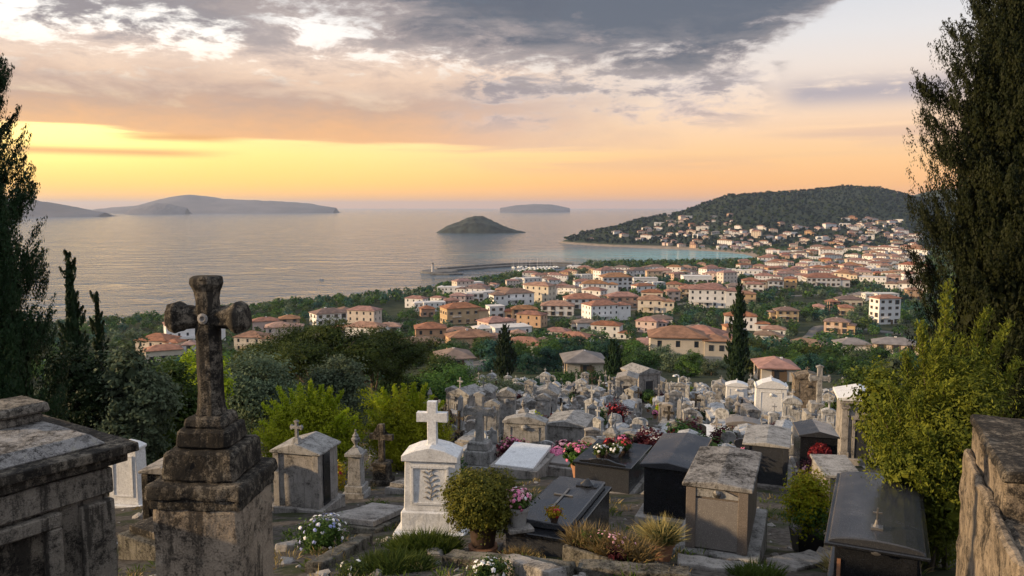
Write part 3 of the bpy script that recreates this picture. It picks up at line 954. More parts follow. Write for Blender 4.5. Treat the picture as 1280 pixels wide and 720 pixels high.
def faces_with_windows(root, w, d, h, st, c=(0, 0), step=3.4, seed=0, door=True):
    r = random.Random(seed)
    sh = h / st
    for (L, ang_, ox, oy) in ((w, 0, 0, -d / 2), (d, math.pi / 2, w / 2, 0), (d, -math.pi / 2, -w / 2, 0)):
        n = max(int(L / step), 1)
        for i in range(n):
            u = (i + .5) / n * L - L / 2
            for k in range(st):
                if r.random() < .06: continue
                bigw = (k == 0 and r.random() < .3) or r.random() < .12
                o = bpy.data.objects.new('window', WINB if bigw else WIN); COL.objects.link(o)
                x, y = (u, 0) if ang_ == 0 else (0, u)
                o.location = (c[0] + ox + x, c[1] + oy + y, sh * k + (1.35 if bigw else 1.65)); o.rotation_euler = (0, 0, ang_)
                part(o, root)


HOUSES = []        # footprints: x, y, radius


def house(p, w, d, h, st, rz, wall, roof, label=None, rtype='hip', wings=(), seed=0, group='houses of the town', name='house', cat='house', chim=True):
    root = empty(name, p, rz, label, cat, group)
    mb = MB(); mb.box((0, 0, h / 2 - 2), (w, d, h + 4)); wl = mb.build('wall', WALL[wall], root)
    faces_with_windows(root, w, d, h, st, seed=seed)
    mb = MB()
    rise = min(w, d) * .21 + .2
    if rtype == 'hip': hip(mb, w, d, h + .003, rise)
    else:
        mb.box((0, 0, h + .22), (w + .3, d + .3, .44))
    rf = mb.build('roof', ROOF[roof], root)
    r = random.Random(seed + 5)
    if chim:
        mb = MB(); cx, cy = (r.random() - .5) * w * .4, (r.random() - .3) * d * .3
        cs = min(max(w * .05, .35), .8); mb.box((cx, cy, h + rise * .7), (cs, cs * .8, cs * 2)); mb.box((cx, cy, h + rise * .7 + cs * 1.08), (cs * 1.25, cs, cs * .18)); mb.build('chimney', WALL['white'], rf)
    mb = MB(); mb.box((w * .12, -d / 2 - .03, 1.05), (1.2, .1, 2.1)); mb.build('door', M_SHUT, root)
    for (wx, wy, ww, wd, wh, ws, wr) in wings:
        mb = MB(); mb.box((wx, wy, wh / 2 - 2), (ww, wd, wh + 4)); mb.build('wing', WALL[wall], root)
        mb = MB(); hip(mb, ww, wd, wh + .003, min(ww, wd) * .2 + .2, c=(wx, wy)); mb.build('wing_roof', ROOF[roof], root)
        faces_with_windows(root, ww, wd, wh, ws, c=(wx, wy), seed=seed + 9)
    if st >= 2 and w > 9 and rtype == 'hip':
        mb = MB(); bw = min(4.2, w * .3); bx = -w * .22
        mb.box((bx, -d / 2 - .6, h / st - .02), (bw, 1.2, .16)); 
        mb.box((bx, -d / 2 - 1.17, h / st + .95), (bw, .06, .06))
        for i in range(9): mb.box((bx - bw / 2 + .05 + i * (bw - .1) / 8, -d / 2 - 1.17, h / st + .5), (.05, .05, .88))
        mb.build('balcony', M_TRIM, root)
    HOUSES.append((p.x, p.y, max(w, d) * .62))
    return root


HERO = [  # px, base py, width px, eaves px, turn, wall, roof, form, label, wings
    (575, 405, 62, 21, 22, 'ochre', 'terracotta', 'hip', 'long ochre apartment block with terracotta roof, upper of the two big ochre blocks', ('R',)),
    (534, 396, 20, 10, 12, 'orange', 'terracotta', 'hip', 'orange house with red roof at the end of the upper ochre block', ()),
    (587, 436, 76, 17, 14, 'ochre', 'terracotta', 'hip', 'largest ochre apartment block with broad red roof, left of the dark pointed cypress', ('R',)),
    (520, 438, 42, 10, 8, 'white', 'brown', 'hip', 'white villa with brown roofs left of the largest ochre block', ('R',)),
    (568, 464, 48, 9, 10, 'white', 'brown', 'hip', 'low white house under a wide brown roof among trees below the ochre block', ()),
    (619, 398, 24, 15, 18, 'white', 'pale', 'flat', 'white flat roofed block wedged behind the upper ochre block', ()),
    (655, 399, 42, 13, 5, 'ochre', 'terracotta', 'hip', 'ochre terrace with orange roof next to the white house with the big red roof', ('L',)),
    (697, 395, 46, 13, -4, 'white', 'terracotta', 'hip', 'white house under a big red roof beside the ochre terrace', ()),
    (593, 378, 26, 11, 12, 'white', 'pale', 'flat', 'stepped white block behind the upper ochre block by the shore trees', ()),
    (630, 374, 22, 12, 0, 'cream', 'red', 'hip', 'cream house standing alone behind shore pines', ()),
    (664, 366, 22, 10, 10, 'white', 'red', 'hip', 'white house with pale red roof at the edge of the harbour quarter', ()),
    (686, 371, 24, 12, -6, 'white', 'brown', 'hip', 'white house with brown roof in the harbour quarter', ()),
    (680, 438, 38, 9, 8, 'cream', 'brown', 'hip', 'low cream villa with a brown hipped roof right of the dark pointed cypress', ('R',)),
    (648, 432, 22, 16, 4, 'white', 'red', 'hip', 'narrow white house half hidden by the dark pointed cypress', ()),
    (769, 363, 45, 17, 12, 'white', 'terracotta', 'hip', 'large white hotel block standing above the other roofs near the harbour', ()),
    (727, 386, 58, 13, 8, 'white', 'terracotta', 'hip', 'long white terrace under red roof in front of the large white hotel', ('R',)),
    (778, 384, 42, 14, 4, 'orange', 'terracotta', 'hip', 'orange brown terrace in front of the large white hotel', ()),
    (815, 379, 30, 14, -6, 'cream', 'terracotta', 'hip', 'cream terrace joined to the orange brown terrace', ()),
    (840, 376, 20, 12, 10, 'pink', 'red', 'hip', 'pinkish house squeezed between the cream terrace and the bright ochre block', ()),
    (866, 373, 38, 12, 3, 'ochre', 'terracotta', 'hip', 'bright ochre block left of the lone cypress spire', ()),
    (731, 415, 34, 12, 12, 'white', 'brown', 'hip', 'white villa with pyramid roof and terraces in the middle of the woods', ('L', 'R')),
    (826, 407, 36, 9, -4, 'white', 'brown', 'hip', 'white villa with reddish brown roof above the tree belt', ('L',)),
    (806, 439, 44, 10, -8, 'white', 'red', 'hip', 'white house with long pink red roof above the mortuary chapel', ()),
    (848, 437, 44, 12, 8, 'cream', 'brown', 'hip', 'cream house with brown roof next to the long pink red roof', ('R',)),
    (872, 424, 38, 13, 4, 'ochre', 'brown', 'hip', 'pale ochre villa with tan roof just left of the lone cypress', ()),
    (729, 470, 54, 8, 5, 'cream', 'grey', 'hip', 'low house with a wide grey roof left of the small dark cypress', ()),
    (806, 355, 34, 7, 4, 'white', 'pale', 'flat', 'low white flat roofed building right of the large white hotel', ()),
    (870, 354, 40, 8, 5, 'white', 'pale', 'flat', 'long white flat roofed row behind the bright ochre block', ()),
    (828, 344, 24, 6, 0, 'pink', 'red', 'hip', 'pink villa with pale red roof in the park by the bay', ()),
    (890, 368, 28, 11, -8, 'white', 'red', 'hip', 'white gabled terrace right of the bright ochre block', ()),
    (918, 369, 24, 12, 8, 'cream', 'brown', 'hip', 'cream terrace rising behind the tip of the lone cypress', ()),
    (943, 366, 24, 11, -4, 'white', 'terracotta', 'hip', 'white terrace with orange roof right behind the lone cypress tip', ()),
    (968, 362, 22, 11, 6, 'white', 'brown', 'hip', 'white house with brown roof left of the long white seafront block', ()),
    (988, 361, 18, 13, -10, 'ochre', 'terracotta', 'hip', 'ochre tower house at the end of the long white seafront block', ()),
    (1026, 358, 54, 11, 6, 'white', 'terracotta', 'hip', 'long white seafront block with a red roof, the longest facade of the quarter', ('R',)),
    (982, 402, 36, 14, 8, 'ochre', 'brown', 'hip', 'golden two storey villa with arcades between the lone cypress and the green oak', ('L',)),
    (911, 421, 14, 13, 10, 'orange', 'terracotta', 'hip', 'small orange house left edge of the lone cypress', ()),
    (958, 431, 38, 13, -10, 'white', 'brown', 'hip', 'white house with dark balconies to the right of the lone cypress', ('R',)),
    (1105, 405, 38, 33, 28, 'white', 'terracotta', 'hip', 'tall white four storey apartment building with red roof', ()),
    (1046, 417, 40, 15, -14, 'ochre', 'brown', 'hip', 'ochre villa with a dark brown roof left of the tall white building', ('R',)),
    (1060, 383, 34, 9, 6, 'cream', 'brown', 'hip', 'cream house with brown roof behind the tall white building', ()),
    (1040, 388, 15, 11, 14, 'orange', 'terracotta', 'hip', 'little orange house with terracotta roof up the slope from the ochre villa', ()),
    (1057, 394, 18, 10, 0, 'ochre', 'terracotta', 'hip', 'small yellow ochre house tucked beside the ochre villa', ()),
    (1023, 393, 15, 10, -8, 'pink', 'red', 'hip', 'small pink house left of the little orange house', ()),
    (1064, 447, 43, 19, 8, 'white', 'grey', 'hip', 'white two storey house with grey roof and few windows, nearest on the right slope', ()),
    (1118, 450, 58, 22, -6, 'cream', 'grey', 'hip', 'broad cream house with a grey roof beside the feathery shrub', ()),
    (1138, 355, 22, 13, 5, 'white', 'red', 'hip', 'white villa close to the massive cypress near the top of town', ()),
    (1116, 356, 18, 11, -6, 'pink', 'red', 'hip', 'pink house next to the white villa near the massive cypress', ()),
    (1141, 375, 20, 13, 4, 'ochre', 'terracotta', 'hip', 'ochre house touching the edge of the massive cypress', ()),
    (968, 476, 48, 9, 4, 'cream', 'red', 'hip', 'low house with pink red roof right behind the tall marble steles', ()),
    (872, 448, 36, 6, 6, 'pink', 'red', 'hip', 'low pink roofed house left of the lone cypress in the trees', ()),
    (205, 452, 50, 15, 12, 'cream', 'red', 'hip', 'cream house with red roof behind the left arm of the weathered cross', ()),
    (240, 448, 20, 18, -6, 'white', 'red', 'hip', 'narrow white house with balconies touching the weathered cross', ()),
    (332, 414, 36, 13, 8, 'pink', 'terracotta', 'hip', 'pink house with red roof right of the weathered cross', ()),
    (362, 411, 28, 13, 8, 'ochre', 'terracotta', 'hip', 'ochre and white house attached to the pink house by the cross', ()),
    (411, 406, 58, 15, 26, 'white', 'brown', 'hip', 'large white hotel with brown roof close to the shore on the left', ('B',)),
    (453, 398, 28, 9, 10, 'white', 'brown', 'hip', 'white annex with brown roof right of the shore hotel', ()),
    (432, 420, 44, 8, 4, 'cream', 'terracotta', 'hip', 'low house with wide orange roof below the shore hotel', ()),
    (487, 416, 32, 8, -4, 'white', 'red', 'hip', 'low white house with pale red roof between shore hotel and ochre blocks', ()),
]
for i, (px, py, wp, ep, rz, wall, roof, form, label, wings) in enumerate(HERO):
    p = hit(px, py); m_ = mpp(p); a = R(rz)
    w = wp * m_ / (abs(math.cos(a)) + .55 * abs(math.sin(a))) * (.8 if wings else .92); h = max(ep * m_ * .97, 2.6); d = max(min(w * .62, 15), 7)
    st = max(1, min(4, round(h / 3.1))); W = []
    for s in wings:
        sg = {'L': -1, 'R': 1, 'B': 1}[s]
        if s == 'B': W.append((w * .5 + d * .45 - 2, d * .5, d * .9, d * 1.1, h * .95, st, 0))
        else: W.append((sg * (w * .5 + w * .14 - .5), -1.2 * sg, w * .30, d * .8, h * (.78 if st > 1 else .9), max(1, st - (1 if h / st > 2.2 and st > 1 else 0)), 0))
    facing = math.atan2(p.x, p.y)
    p = p + Vector((math.sin(facing), math.cos(facing), 0)) * d * .45; p.z = min(gz(p.x, p.y), p.z + .6)
    house(p, w, d, h, st, a - facing * .6, wall, roof, label, form, W, seed=i)


# ---- plain houses further off: walls with window openings cut into the wall faces
def plain_house_mesh(w, d, st, wall, roof, flat, seed, wing=0):
    bm = bmesh.new(); h = st * 3.0
    def wallface(L, T):
        n = max(int(L / 3.3), 1); us = [-L / 2]; 
        for i in range(n): c = (i + .5) / n * L - L / 2; us += [c - .5, c + .5]
        us.append(L / 2); zs = [-3.0]
        for k in range(st): zs += [k * 3 + .95, k * 3 + 2.35]
        zs.append(h); g = [[bm.verts.new(T @ Vector((u, 0, z))) for z in zs] for u in us]
        for i in range(len(us) - 1):
            for j in range(len(zs) - 1):
                if i % 2 == 1 and j % 2 == 1:
                    q = [g[i][j], g[i + 1][j], g[i + 1][j + 1], g[i][j + 1]]
                    v = [bm.verts.new(a.co + T.to_3x3() @ Vector((0, .18, 0))) for a in q]
                    bm.faces.new(v).material_index = 2
                    for k in range(4): bm.faces.new([q[k], q[(k + 1) % 4], v[(k + 1) % 4], v[k]])
                else: bm.faces.new([g[i][j], g[i + 1][j], g[i + 1][j + 1], g[i][j + 1]])
    for L, ang_, off in ((w, 0, d / 2), (d, math.pi / 2, w / 2), (w, math.pi, d / 2), (d, -math.pi / 2, w / 2)):
        wallface(L, Matrix.Rotation(ang_, 4, 'Z') @ Matrix.Translation((0, -off, 0)))
    m_ = MB(); m_.bm.free(); m_.bm = bm; m_.slot = 1
    if flat: m_.box((0, 0, h + .15), (w + .2, d + .2, .5))
    else: hip(m_, w, d, h - .02, min(w, d) * .2 + .25)
    if wing:
        sg = 1 if wing > 0 else -1; ww, wd = w * .42, d * .62; hh = max(h - 3.0, 2.6) if wing in (1, -1) else h - .5; cx, cy = sg * (w * .5 + ww * .5 - .3), (-d * .22 if abs(wing) < 3 else d * .3)
        m_.slot = 0; m_.box((cx, cy, hh / 2 - 1.5), (ww, wd, hh + 3)); m_.slot = 2
        for i in (-1, 1): m_.box((cx + i * ww * .22, cy - wd / 2 - .0, hh - 1.5), (1.0, .1, 1.3)); m_.box((cx + sg * ww / 2, cy + i * wd * .2, hh - 1.5), (.1, 1.0, 1.3))
        m_.slot = 1; hip(m_, ww, wd, hh + .003, min(ww, wd) * .2 + .2, c=(cx, cy))
    if wing in (2, -2):
        m_.slot = 0; m_.box((-w * .1, -d / 2 - 1.1, 2.9), (w * .5, 2.2, .25)); m_.box((-w * .1, -d / 2 - 2.1, 3.45), (w * .5, .12, .85))
        for i in (-1, 0, 1): m_.box((-w * .1 + i * w * .23, -d / 2 - 2.0, 1.2), (.3, .3, 3.2))
    me = bpy.data.meshes.new('house'); bmesh.ops.recalc_face_normals(bm, faces=bm.faces[:]); bm.to_mesh(me); bm.free()
    for q in (WALL[wall], ROOF[roof], M_GLASS): me.materials.append(q)
    return me


rr = random.Random(3)
KINDS_ = []
for wall, roof, flat, st, w in (('white', 'terracotta', 0, 2, 13), ('white', 'red', 0, 1, 11), ('cream', 'terracotta', 0, 2, 12), ('cream', 'brown', 0, 1, 12), ('white', 'brown', 0, 2, 16), ('pink', 'red', 0, 2, 11),
                               ('ochre', 'terracotta', 0, 2, 13), ('white', 'pale', 1, 2, 15), ('orange', 'terracotta', 0, 2, 11), ('cream', 'red', 0, 3, 15), ('white', 'terracotta', 0, 3, 18), ('stonegrey', 'grey', 0, 1, 12)):
    desc = f"{dict(white='white', cream='cream', pink='pinkish', ochre='ochre', orange='orange', stonegrey='grey')[wall]} {('one', 'two', 'three')[st - 1]} storey house with {dict(terracotta='terracotta', red='pale red', brown='brown', pale='flat pale', grey='grey')[roof]} roof"
    KINDS_.append((plain_house_mesh(w, w * (.56, .66, .8)[len(KINDS_) % 3], st, wall, roof, flat, 0, (1, 0, 2, -1, -2, 3, 0, -3)[len(KINDS_) % 8]), desc, w))


def inpoly(x, y, P):
    c = False
    for i in range(len(P)):
        (ax, ay), (bx, by) = P[i], P[i - 1]
        if (ay > y) != (by > y) and x < (bx - ax) * (y - ay) / (by - ay) + ax: c = not c
    return c


# ---------------------------------------------------------------- roads
M_ROAD = plain('asphalt', (.11, .105, .10), .95, var=.2, scale=.6)
ROADS = [[(470, 412), (510, 404), (560, 409), (610, 407), (650, 402), (700, 399), (760, 391), (830, 383), (900, 375), (980, 371), (1060, 366), (1150, 362)],
         [(560, 470), (620, 452), (660, 446), (710, 449), (760, 440), (790, 428), (850, 424), (905, 432), (960, 437), (1010, 424), (1030, 408), (1080, 412), (1150, 420)],
         [(620, 360), (680, 352), (740, 344), (830, 341), (920, 336), (980, 330), (1060, 328), (1150, 336)]]
RC = {}
for px_pts in ROADS:
    P = [hit(*q) for q in px_pts]; Q = []
    for i in range(len(P) - 1):
        n = max(int((P[i + 1] - P[i]).length / 7), 2)
        a, b_, c, e = P[max(i - 1, 0)], P[i], P[i + 1], P[min(i + 2, len(P) - 1)]
        for k in range(n):
            t = k / n; Q.append(.5 * ((2 * b_) + (c - a) * t + (2 * a - 5 * b_ + 4 * c - e) * t * t + (3 * b_ - a - 3 * c + e) * t ** 3))
    V = []
    for i, q in enumerate(Q):
        d = (Q[min(i + 1, len(Q) - 1)] - Q[max(i - 1, 0)]); nrm = Vector((-d.y, d.x, 0)).normalized()
        zs = max(gz(*(q + nrm * s).to_2d()) for s in (-3.4, 0, 3.4)) + .12
        V.append([(q + nrm * 3.2)[:2] + (zs - .7,), (q + nrm * 3.1)[:2] + (zs,), (q - nrm * 3.1)[:2] + (zs,), (q - nrm * 3.2)[:2] + (zs - .7,)])
        RC.setdefault((int(q.x // 20), int(q.y // 20)), []).append((q.x, q.y))
    V = np.array(V, float); tag(link('road', grid_mesh('road', V, V.shape[0], 4, [M_ROAD], smooth=False)), kind='structure')


def off_road(x, y, m_=6.5): return not any((x - a) ** 2 + (y - b_) ** 2 < m_ * m_ for i in (-1, 0, 1) for j in (-1, 0, 1) for a, b_ in RC.get((int(x // 20) + i, int(y // 20) + j), ()))


FAR_SPOTS = []


def scatter(poly, n, zone, weights, gap, power=1.0, far=False, scale=(.85, 1.15)):
    xs = [q[0] for q in poly]; ys = [q[1] for q in poly]; made = 0
    for _ in range(n * 40):
        if made >= n: break
        x = rr.uniform(min(xs), max(xs)); y = min(ys) + (max(ys) - min(ys)) * rr.random() ** power
        if not inpoly(x, y, poly): continue
        p = hit(x, y)
        if p is None or p.z < 1.6: continue
        k = rr.choices(range(len(KINDS_)), weights)[0]; me, desc, w = KINDS_[k]; s = rr.uniform(*scale)
        if any((p.x - a) ** 2 + ((p.y - b_) * .8) ** 2 < (c + w * s * gap) ** 2 for a, b_, c in HOUSES): continue
        if not off_road(p.x, p.y, 4.5 + w * s * .42): continue
        HOUSES.append((p.x, p.y, w * .62 * s)); made += 1
        T = (p, rr.uniform(-.6, .6), s)
        if far: FAR_SPOTS.append((k, T)); continue
        o = bpy.data.objects.new('house', me); COL.objects.link(o)
        o.location = p; o.rotation_euler = (0, 0, T[1] - math.atan2(p.x, p.y)); o.scale = (s, s, s)
        tag(o, None, 'house', 'houses of the town')
        later(o, desc, zone if isinstance(zone, str) else zone(x, y))


W_HILL = (4, 5, 3, 2, 2, 3, 1, 2, 1, 1, 1, 1); W_TOWN = (4, 2, 4, 2, 3, 3, 3, 3, 2, 3, 4, 1)
scatter([(640, 352), (700, 340), (760, 338), (860, 338), (930, 333), (1000, 332), (1145, 330), (1145, 352), (1000, 346), (860, 350), (720, 352), (650, 360)], 72, lambda x, y: ('between harbour and white hotel' if x < 760 else 'behind the bay shore' if x < 900 else 'behind the sand beach' if x < 1020 else 'left of the massive cypress'), W_TOWN, .36, scale=(.62, 1.0))
scatter([(640, 376), (760, 366), (900, 356), (1000, 352), (1145, 352), (1150, 385), (1010, 372), (880, 384), (700, 410), (640, 410)], 16, lambda x, y: ('in the ochre terraces' if x < 900 else 'above the tall white building'), W_TOWN, .5)
scatter([(500, 405), (640, 400), (700, 420), (900, 400), (1020, 400), (1020, 440), (900, 455), (760, 455), (640, 450), (480, 440)], 16, lambda x, y: ('in the woods by the ochre blocks' if x < 700 else 'in the woods above the cemetery'), W_HILL, .8)
scatter([(170, 430), (300, 418), (480, 400), (500, 430), (300, 445), (200, 452)], 7, 'below the shore hotel', W_TOWN, .6)
scatter([(880, 314), (945, 318), (1000, 312), (1150, 312), (1150, 331), (1000, 331), (950, 330), (950, 324), (930, 318)], 62, lambda x, y: ('at the head of the beach' if x < 985 else 'at the foot of the far hill' if x < 1065 else 'at the hill foot, far end'), W_TOWN, .22, scale=(.7, 1.05))
scatter([(720, 301), (760, 291), (800, 283), (860, 272), (900, 268), (960, 275), (1010, 285), (1080, 262), (1120, 258), (1150, 285), (1150, 312), (1000, 311), (880, 312), (800, 306)], 62, lambda x, y: ('low on the cape' if x < 800 else 'on the hillside over the bay' if y > 290 and x < 920 else 'high on the wooded hill' if y < 290 and x < 1000 else 'up the hill by the massive cypress'), W_HILL, .35, 1.0, scale=(.7, 1.05))
scatter([(730, 302), (800, 284), (860, 272), (900, 266), (960, 275), (1010, 285), (1080, 265), (1150, 285), (1150, 316), (1000, 318), (880, 312), (800, 306)], 130, None, W_HILL, .25, .85, far=True, scale=(.6, 1.0))
scatter([(505, 378), (560, 366), (640, 352), (700, 352), (640, 372), (560, 386), (510, 395)], 16, None, W_TOWN, .4, far=True, scale=(.6, .9))
scatter([(650, 352), (760, 336), (930, 332), (1145, 332), (1145, 356), (860, 356), (700, 372)], 60, None, W_TOWN, .3, far=True, scale=(.6, .9))
V_, F_, MI_ = [], [], []
MATS_ = list(WALL.values()) + list(ROOF.values()) + [M_GLASS]
n0 = 0
for k, (p, rz, s) in FAR_SPOTS:
    me = KINDS_[k][0]; T = Matrix.Translation(p) @ Matrix.Rotation(rz, 4, 'Z') @ Matrix.Scale(s, 4)
    V_ += [tuple(T @ v.co) for v in me.vertices]
    for f in me.polygons: F_.append(tuple(n0 + i for i in f.vertices)); MI_.append(MATS_.index(me.materials[f.material_index]))
    n0 = len(V_)
me = bpy.data.meshes.new('far_houses'); me.from_pydata(V_, [], F_)
for q in MATS_: me.materials.append(q)
me.polygons.foreach_set('material_index', MI_)
tag(link('far_houses', me), kind='stuff')

# ---------------------------------------------------------------- woods
kinds = [('dark', 'dark green round tree', 'broadleaf_tree'), ('mid', 'fresh green round tree', 'broadleaf_tree'), ('olive', 'grey green olive tree', 'olive_tree'), ('pine', 'brownish green flat pine', 'pine_tree'), ('teal', 'bluish green leafy tree', 'broadleaf_tree')]
PROTO = {}
for k, (kd, _, nm) in enumerate(kinds):
    for v in range(2):
        PROTO[kd, v] = round_tree(kd, 6.5, 5.6, 3000, .30, 100 + k * 7 + v, nm, low=True) if kd != 'pine' else round_tree(kd, 7.5, 6.0, 3000, .30, 140 + v, nm, flat=.4, low=False)
        KIDS[PROTO[kd, v].name][0].name = 'crown'
used = set()


def wood_tree(x, y, kd, v, s, zone):
    key = (kd, v); root = PROTO[key]
    if key in used: root = copy_tree(root)
    used.add(key)
    place(root, x, y, rr.uniform(0, 6.28), s, -.4)
    root.scale = (s * rr.uniform(.9, 1.2), s * rr.uniform(.9, 1.2), s)
    tag(root, None, 'tree', 'trees of the wooded slope')
    later(root, next(q[1] for q in kinds if q[0] == kd), zone)


def zone_of(px, y):
    a = 'below the slim cypresses' if px < 300 else 'below the shore hotel' if px < 500 else 'below the ochre blocks' if px < 640 else 'right of the dark pointed cypress' if px < 770 else 'left of the lone cypress' if px < 925 else 'right of the lone cypress'
    return ('near the graves ' if y < 150 else 'midway ' if y < 195 else 'near the villas ') + a


def clear_of_houses(x, y, m_=0.0): return all((x - a) ** 2 + (y - b_) ** 2 > (c * .9 + m_) ** 2 for a, b_, c in HOUSES)


rngw = np.random.default_rng(5); pts = []
ind = 0
for _ in range(9000):
    y = 26 + (238 - 26) * math.sqrt(rngw.random()); px = rngw.uniform(60, 1190); x = at(px, 400, y).x
    if y < 128 and px > (330 if y < 50 else 500 if y < 75 else 560): continue
    if px < 330 and y < 40: continue
    if px > 1090 and y < 140: continue
    if y > 128 and y < 150 and px > 780 and rngw.random() < .5: continue
    if not clear_of_houses(x, y, 3.0) or not off_road(x, y): continue
    # keep the view of a house open: shorter trees right in front
    g = 5.6 + y * .012
    if any((x - a) ** 2 + (y - b_) ** 2 < g * g for a, b_ in pts): continue
    pts.append((x, y))
    kd = kinds[rngw.choice(5, p=[.28, .22, .22, .12, .16])][0]
    s = (.62 + .5 * rngw.random()) * (.8 if y < 110 else 1.0)
    if any(abs(x - a) < c * 1.1 and 0 < b_ - y < 34 for a, b_, c in HOUSES):
        if rngw.random() < .5: pts.pop(); continue
        s *= .6
    wood_tree(x, y, kd, int(rngw.integers(2)), s, zone_of(px, y)); ind += 1
    if ind >= 290: break
print('individual wood trees', ind)


def template(rg, nq, size, w=6.5, h=5.6):
    lobes = [((0, 0, h * .5), (w * .36, w * .36, h * .42))]
    for i in range(4):
        a = 6.283 * i / 4 + rg.random(); lobes.append(((w * .24 * math.cos(a), w * .24 * math.sin(a), h * (.35 + .35 * rg.random())), (w * .2, w * .2, h * .2)))
    per = 10; L = [(np.array(c), np.array(q)) for c, q in lobes]
    k = rg.choice(5, nq, p=[.4, .15, .15, .15, .15]); d = sphere(rg, nq, .35)
    P = np.array([L[i][0] for i in k]) + d * np.array([L[i][1] for i in k]) * (.75 + .3 * rg.random((nq, 1)))
    return leaf_quads(P, unit(d + rg.normal(size=(nq, 3)) * .55), size, .65, rg)


def mass(name, XY, temps, scales, kind_p, drop=.5):
    n = len(XY); k = rngw.choice(len(kind_p), n, p=kind_p); t = rngw.integers(len(temps), size=n); a = rngw.random(n) * 6.283
    z = terrain(XY[:, 0], XY[:, 1]); out, mi = [], []
    for i in range(n):
        q = temps[t[i]] * scales[i]; c, s = math.cos(a[i]), math.sin(a[i])
        w = np.empty_like(q); w[:, 0] = q[:, 0] * c - q[:, 1] * s + XY[i, 0]; w[:, 1] = q[:, 0] * s + q[:, 1] * c + XY[i, 1]; w[:, 2] = q[:, 2] + z[i] - drop
        out.append(w); mi.append(np.full(len(q) // 4, k[i]))
    me = np_mesh(name, np.concatenate(out), 4, [LM[q[0]] for q in kinds], np.concatenate(mi))
    return tag(link(name, me), kind='stuff')


def spots(n, r0, r1, a0, a1, gap, hillside, test):
    P = []; cell = {}
    for _ in range(n):
        r = math.sqrt(r0 * r0 + (r1 * r1 - r0 * r0) * rngw.random()); th = rngw.uniform(a0, a1); x, y = r * math.sin(th), r * math.cos(th)
        g = gap(r); kx, ky = int(x // 14), int(y // 14)
        if any((x - a) ** 2 + (y - b_) ** 2 < g * g for i in (-1, 0, 1) for j in (-1, 0, 1) for a, b_ in cell.get((kx + i, ky + j), ())): continue
        cell.setdefault((kx, ky), []).append((x, y)); P.append((x, y))
    P = np.array(P); sd = coast_sd(P[:, 0], P[:, 1]); P = P[sd > 7]
    return np.array([q for q in P if test(q[0], q[1])])


HG = {}
for a, b_, c in HOUSES: HG.setdefault((int(a // 30), int(b_ // 30)), []).append((a, b_, c))
def hclear(x, y, m_): return all((x - a) ** 2 + (y - b_) ** 2 > (c * .85 + m_) ** 2 for i in (-1, 0, 1) for j in (-1, 0, 1) for a, b_, c in HG.get((int(x // 30) + i, int(y // 30) + j), ()))
def front(x, y, L=24): return any(abs(x - a) < c * 1.05 and 0 < b_ - y < L + c * .6 for i in (-1, 0, 1) for j in (0, 1) for a, b_, c in HG.get((int(x // 30) + i, int(y // 30) + j), ()))


dens = lambda x, y: float(fbm(np.array([x / 60.0]), np.array([y / 60.0]), 3)[0])
S1 = spots(90000, 236, 1230, -.62, .62, lambda r: 4.4 + r * .0016, False, lambda x, y: hclear(x, y, .4) and dens(x, y) > -.42)
S1 = np.array([q for q in S1 if off_road(*q) and not (front(q[0], q[1], 30 if q[1] < 430 else 12) and rngw.random() < .78)])
T1 = [template(rngw, 150, .95) for _ in range(6)]; T2 = [template(rngw, 64, 1.5) for _ in range(6)]
r1 = np.hypot(S1[:, 0], S1[:, 1])
sc = .62 + .62 * rngw.random(len(S1)); sc = np.array([s * (.72 if front(*q) else 1) for s, q in zip(sc, S1)])
nearm = r1 < 470
mass('woodland', S1[nearm], T1, sc[nearm], [.27, .2, .25, .1, .18])
mass('distant_woodland', S1[~nearm], T2, sc[~nearm], [.3, .15, .25, .1, .2])
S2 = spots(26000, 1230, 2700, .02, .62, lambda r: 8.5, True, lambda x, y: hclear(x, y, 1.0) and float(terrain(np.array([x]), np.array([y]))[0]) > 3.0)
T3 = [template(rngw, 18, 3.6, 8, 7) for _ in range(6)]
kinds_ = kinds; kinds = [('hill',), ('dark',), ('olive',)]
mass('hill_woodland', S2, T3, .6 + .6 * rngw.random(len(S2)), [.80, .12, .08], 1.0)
kinds = kinds_
print('mass trees', len(S1), len(S2))

# ---------------------------------------------------------------- harbour
M_QUAY = plain('quay_stone', (.13, .125, .12), .9, var=.3, scale=.25, bump=.4)
M_HULL = plain('boat_white', (.78, .78, .77), .35, var=.05); M_HULLB = plain('boat_blue', (.09, .14, .24), .4, var=.1); M_MAST = plain('mast_grey', (.45, .45, .45), .4, metal=.4)


def strip(pts, width, z0, z1, mb):
    pts = [Vector(p).to_2d() for p in pts]; L, Rr = [], []
    for i, p in enumerate(pts):
        d = (pts[min(i + 1, len(pts) - 1)] - pts[max(i - 1, 0)]).normalized(); n = Vector((-d.y, d.x)); L.append(p + n * width / 2); Rr.append(p - n * width / 2)
    out = L + Rr[::-1]
    mb.prism([tuple(q) for q in out], z0, z1, axis='Z')


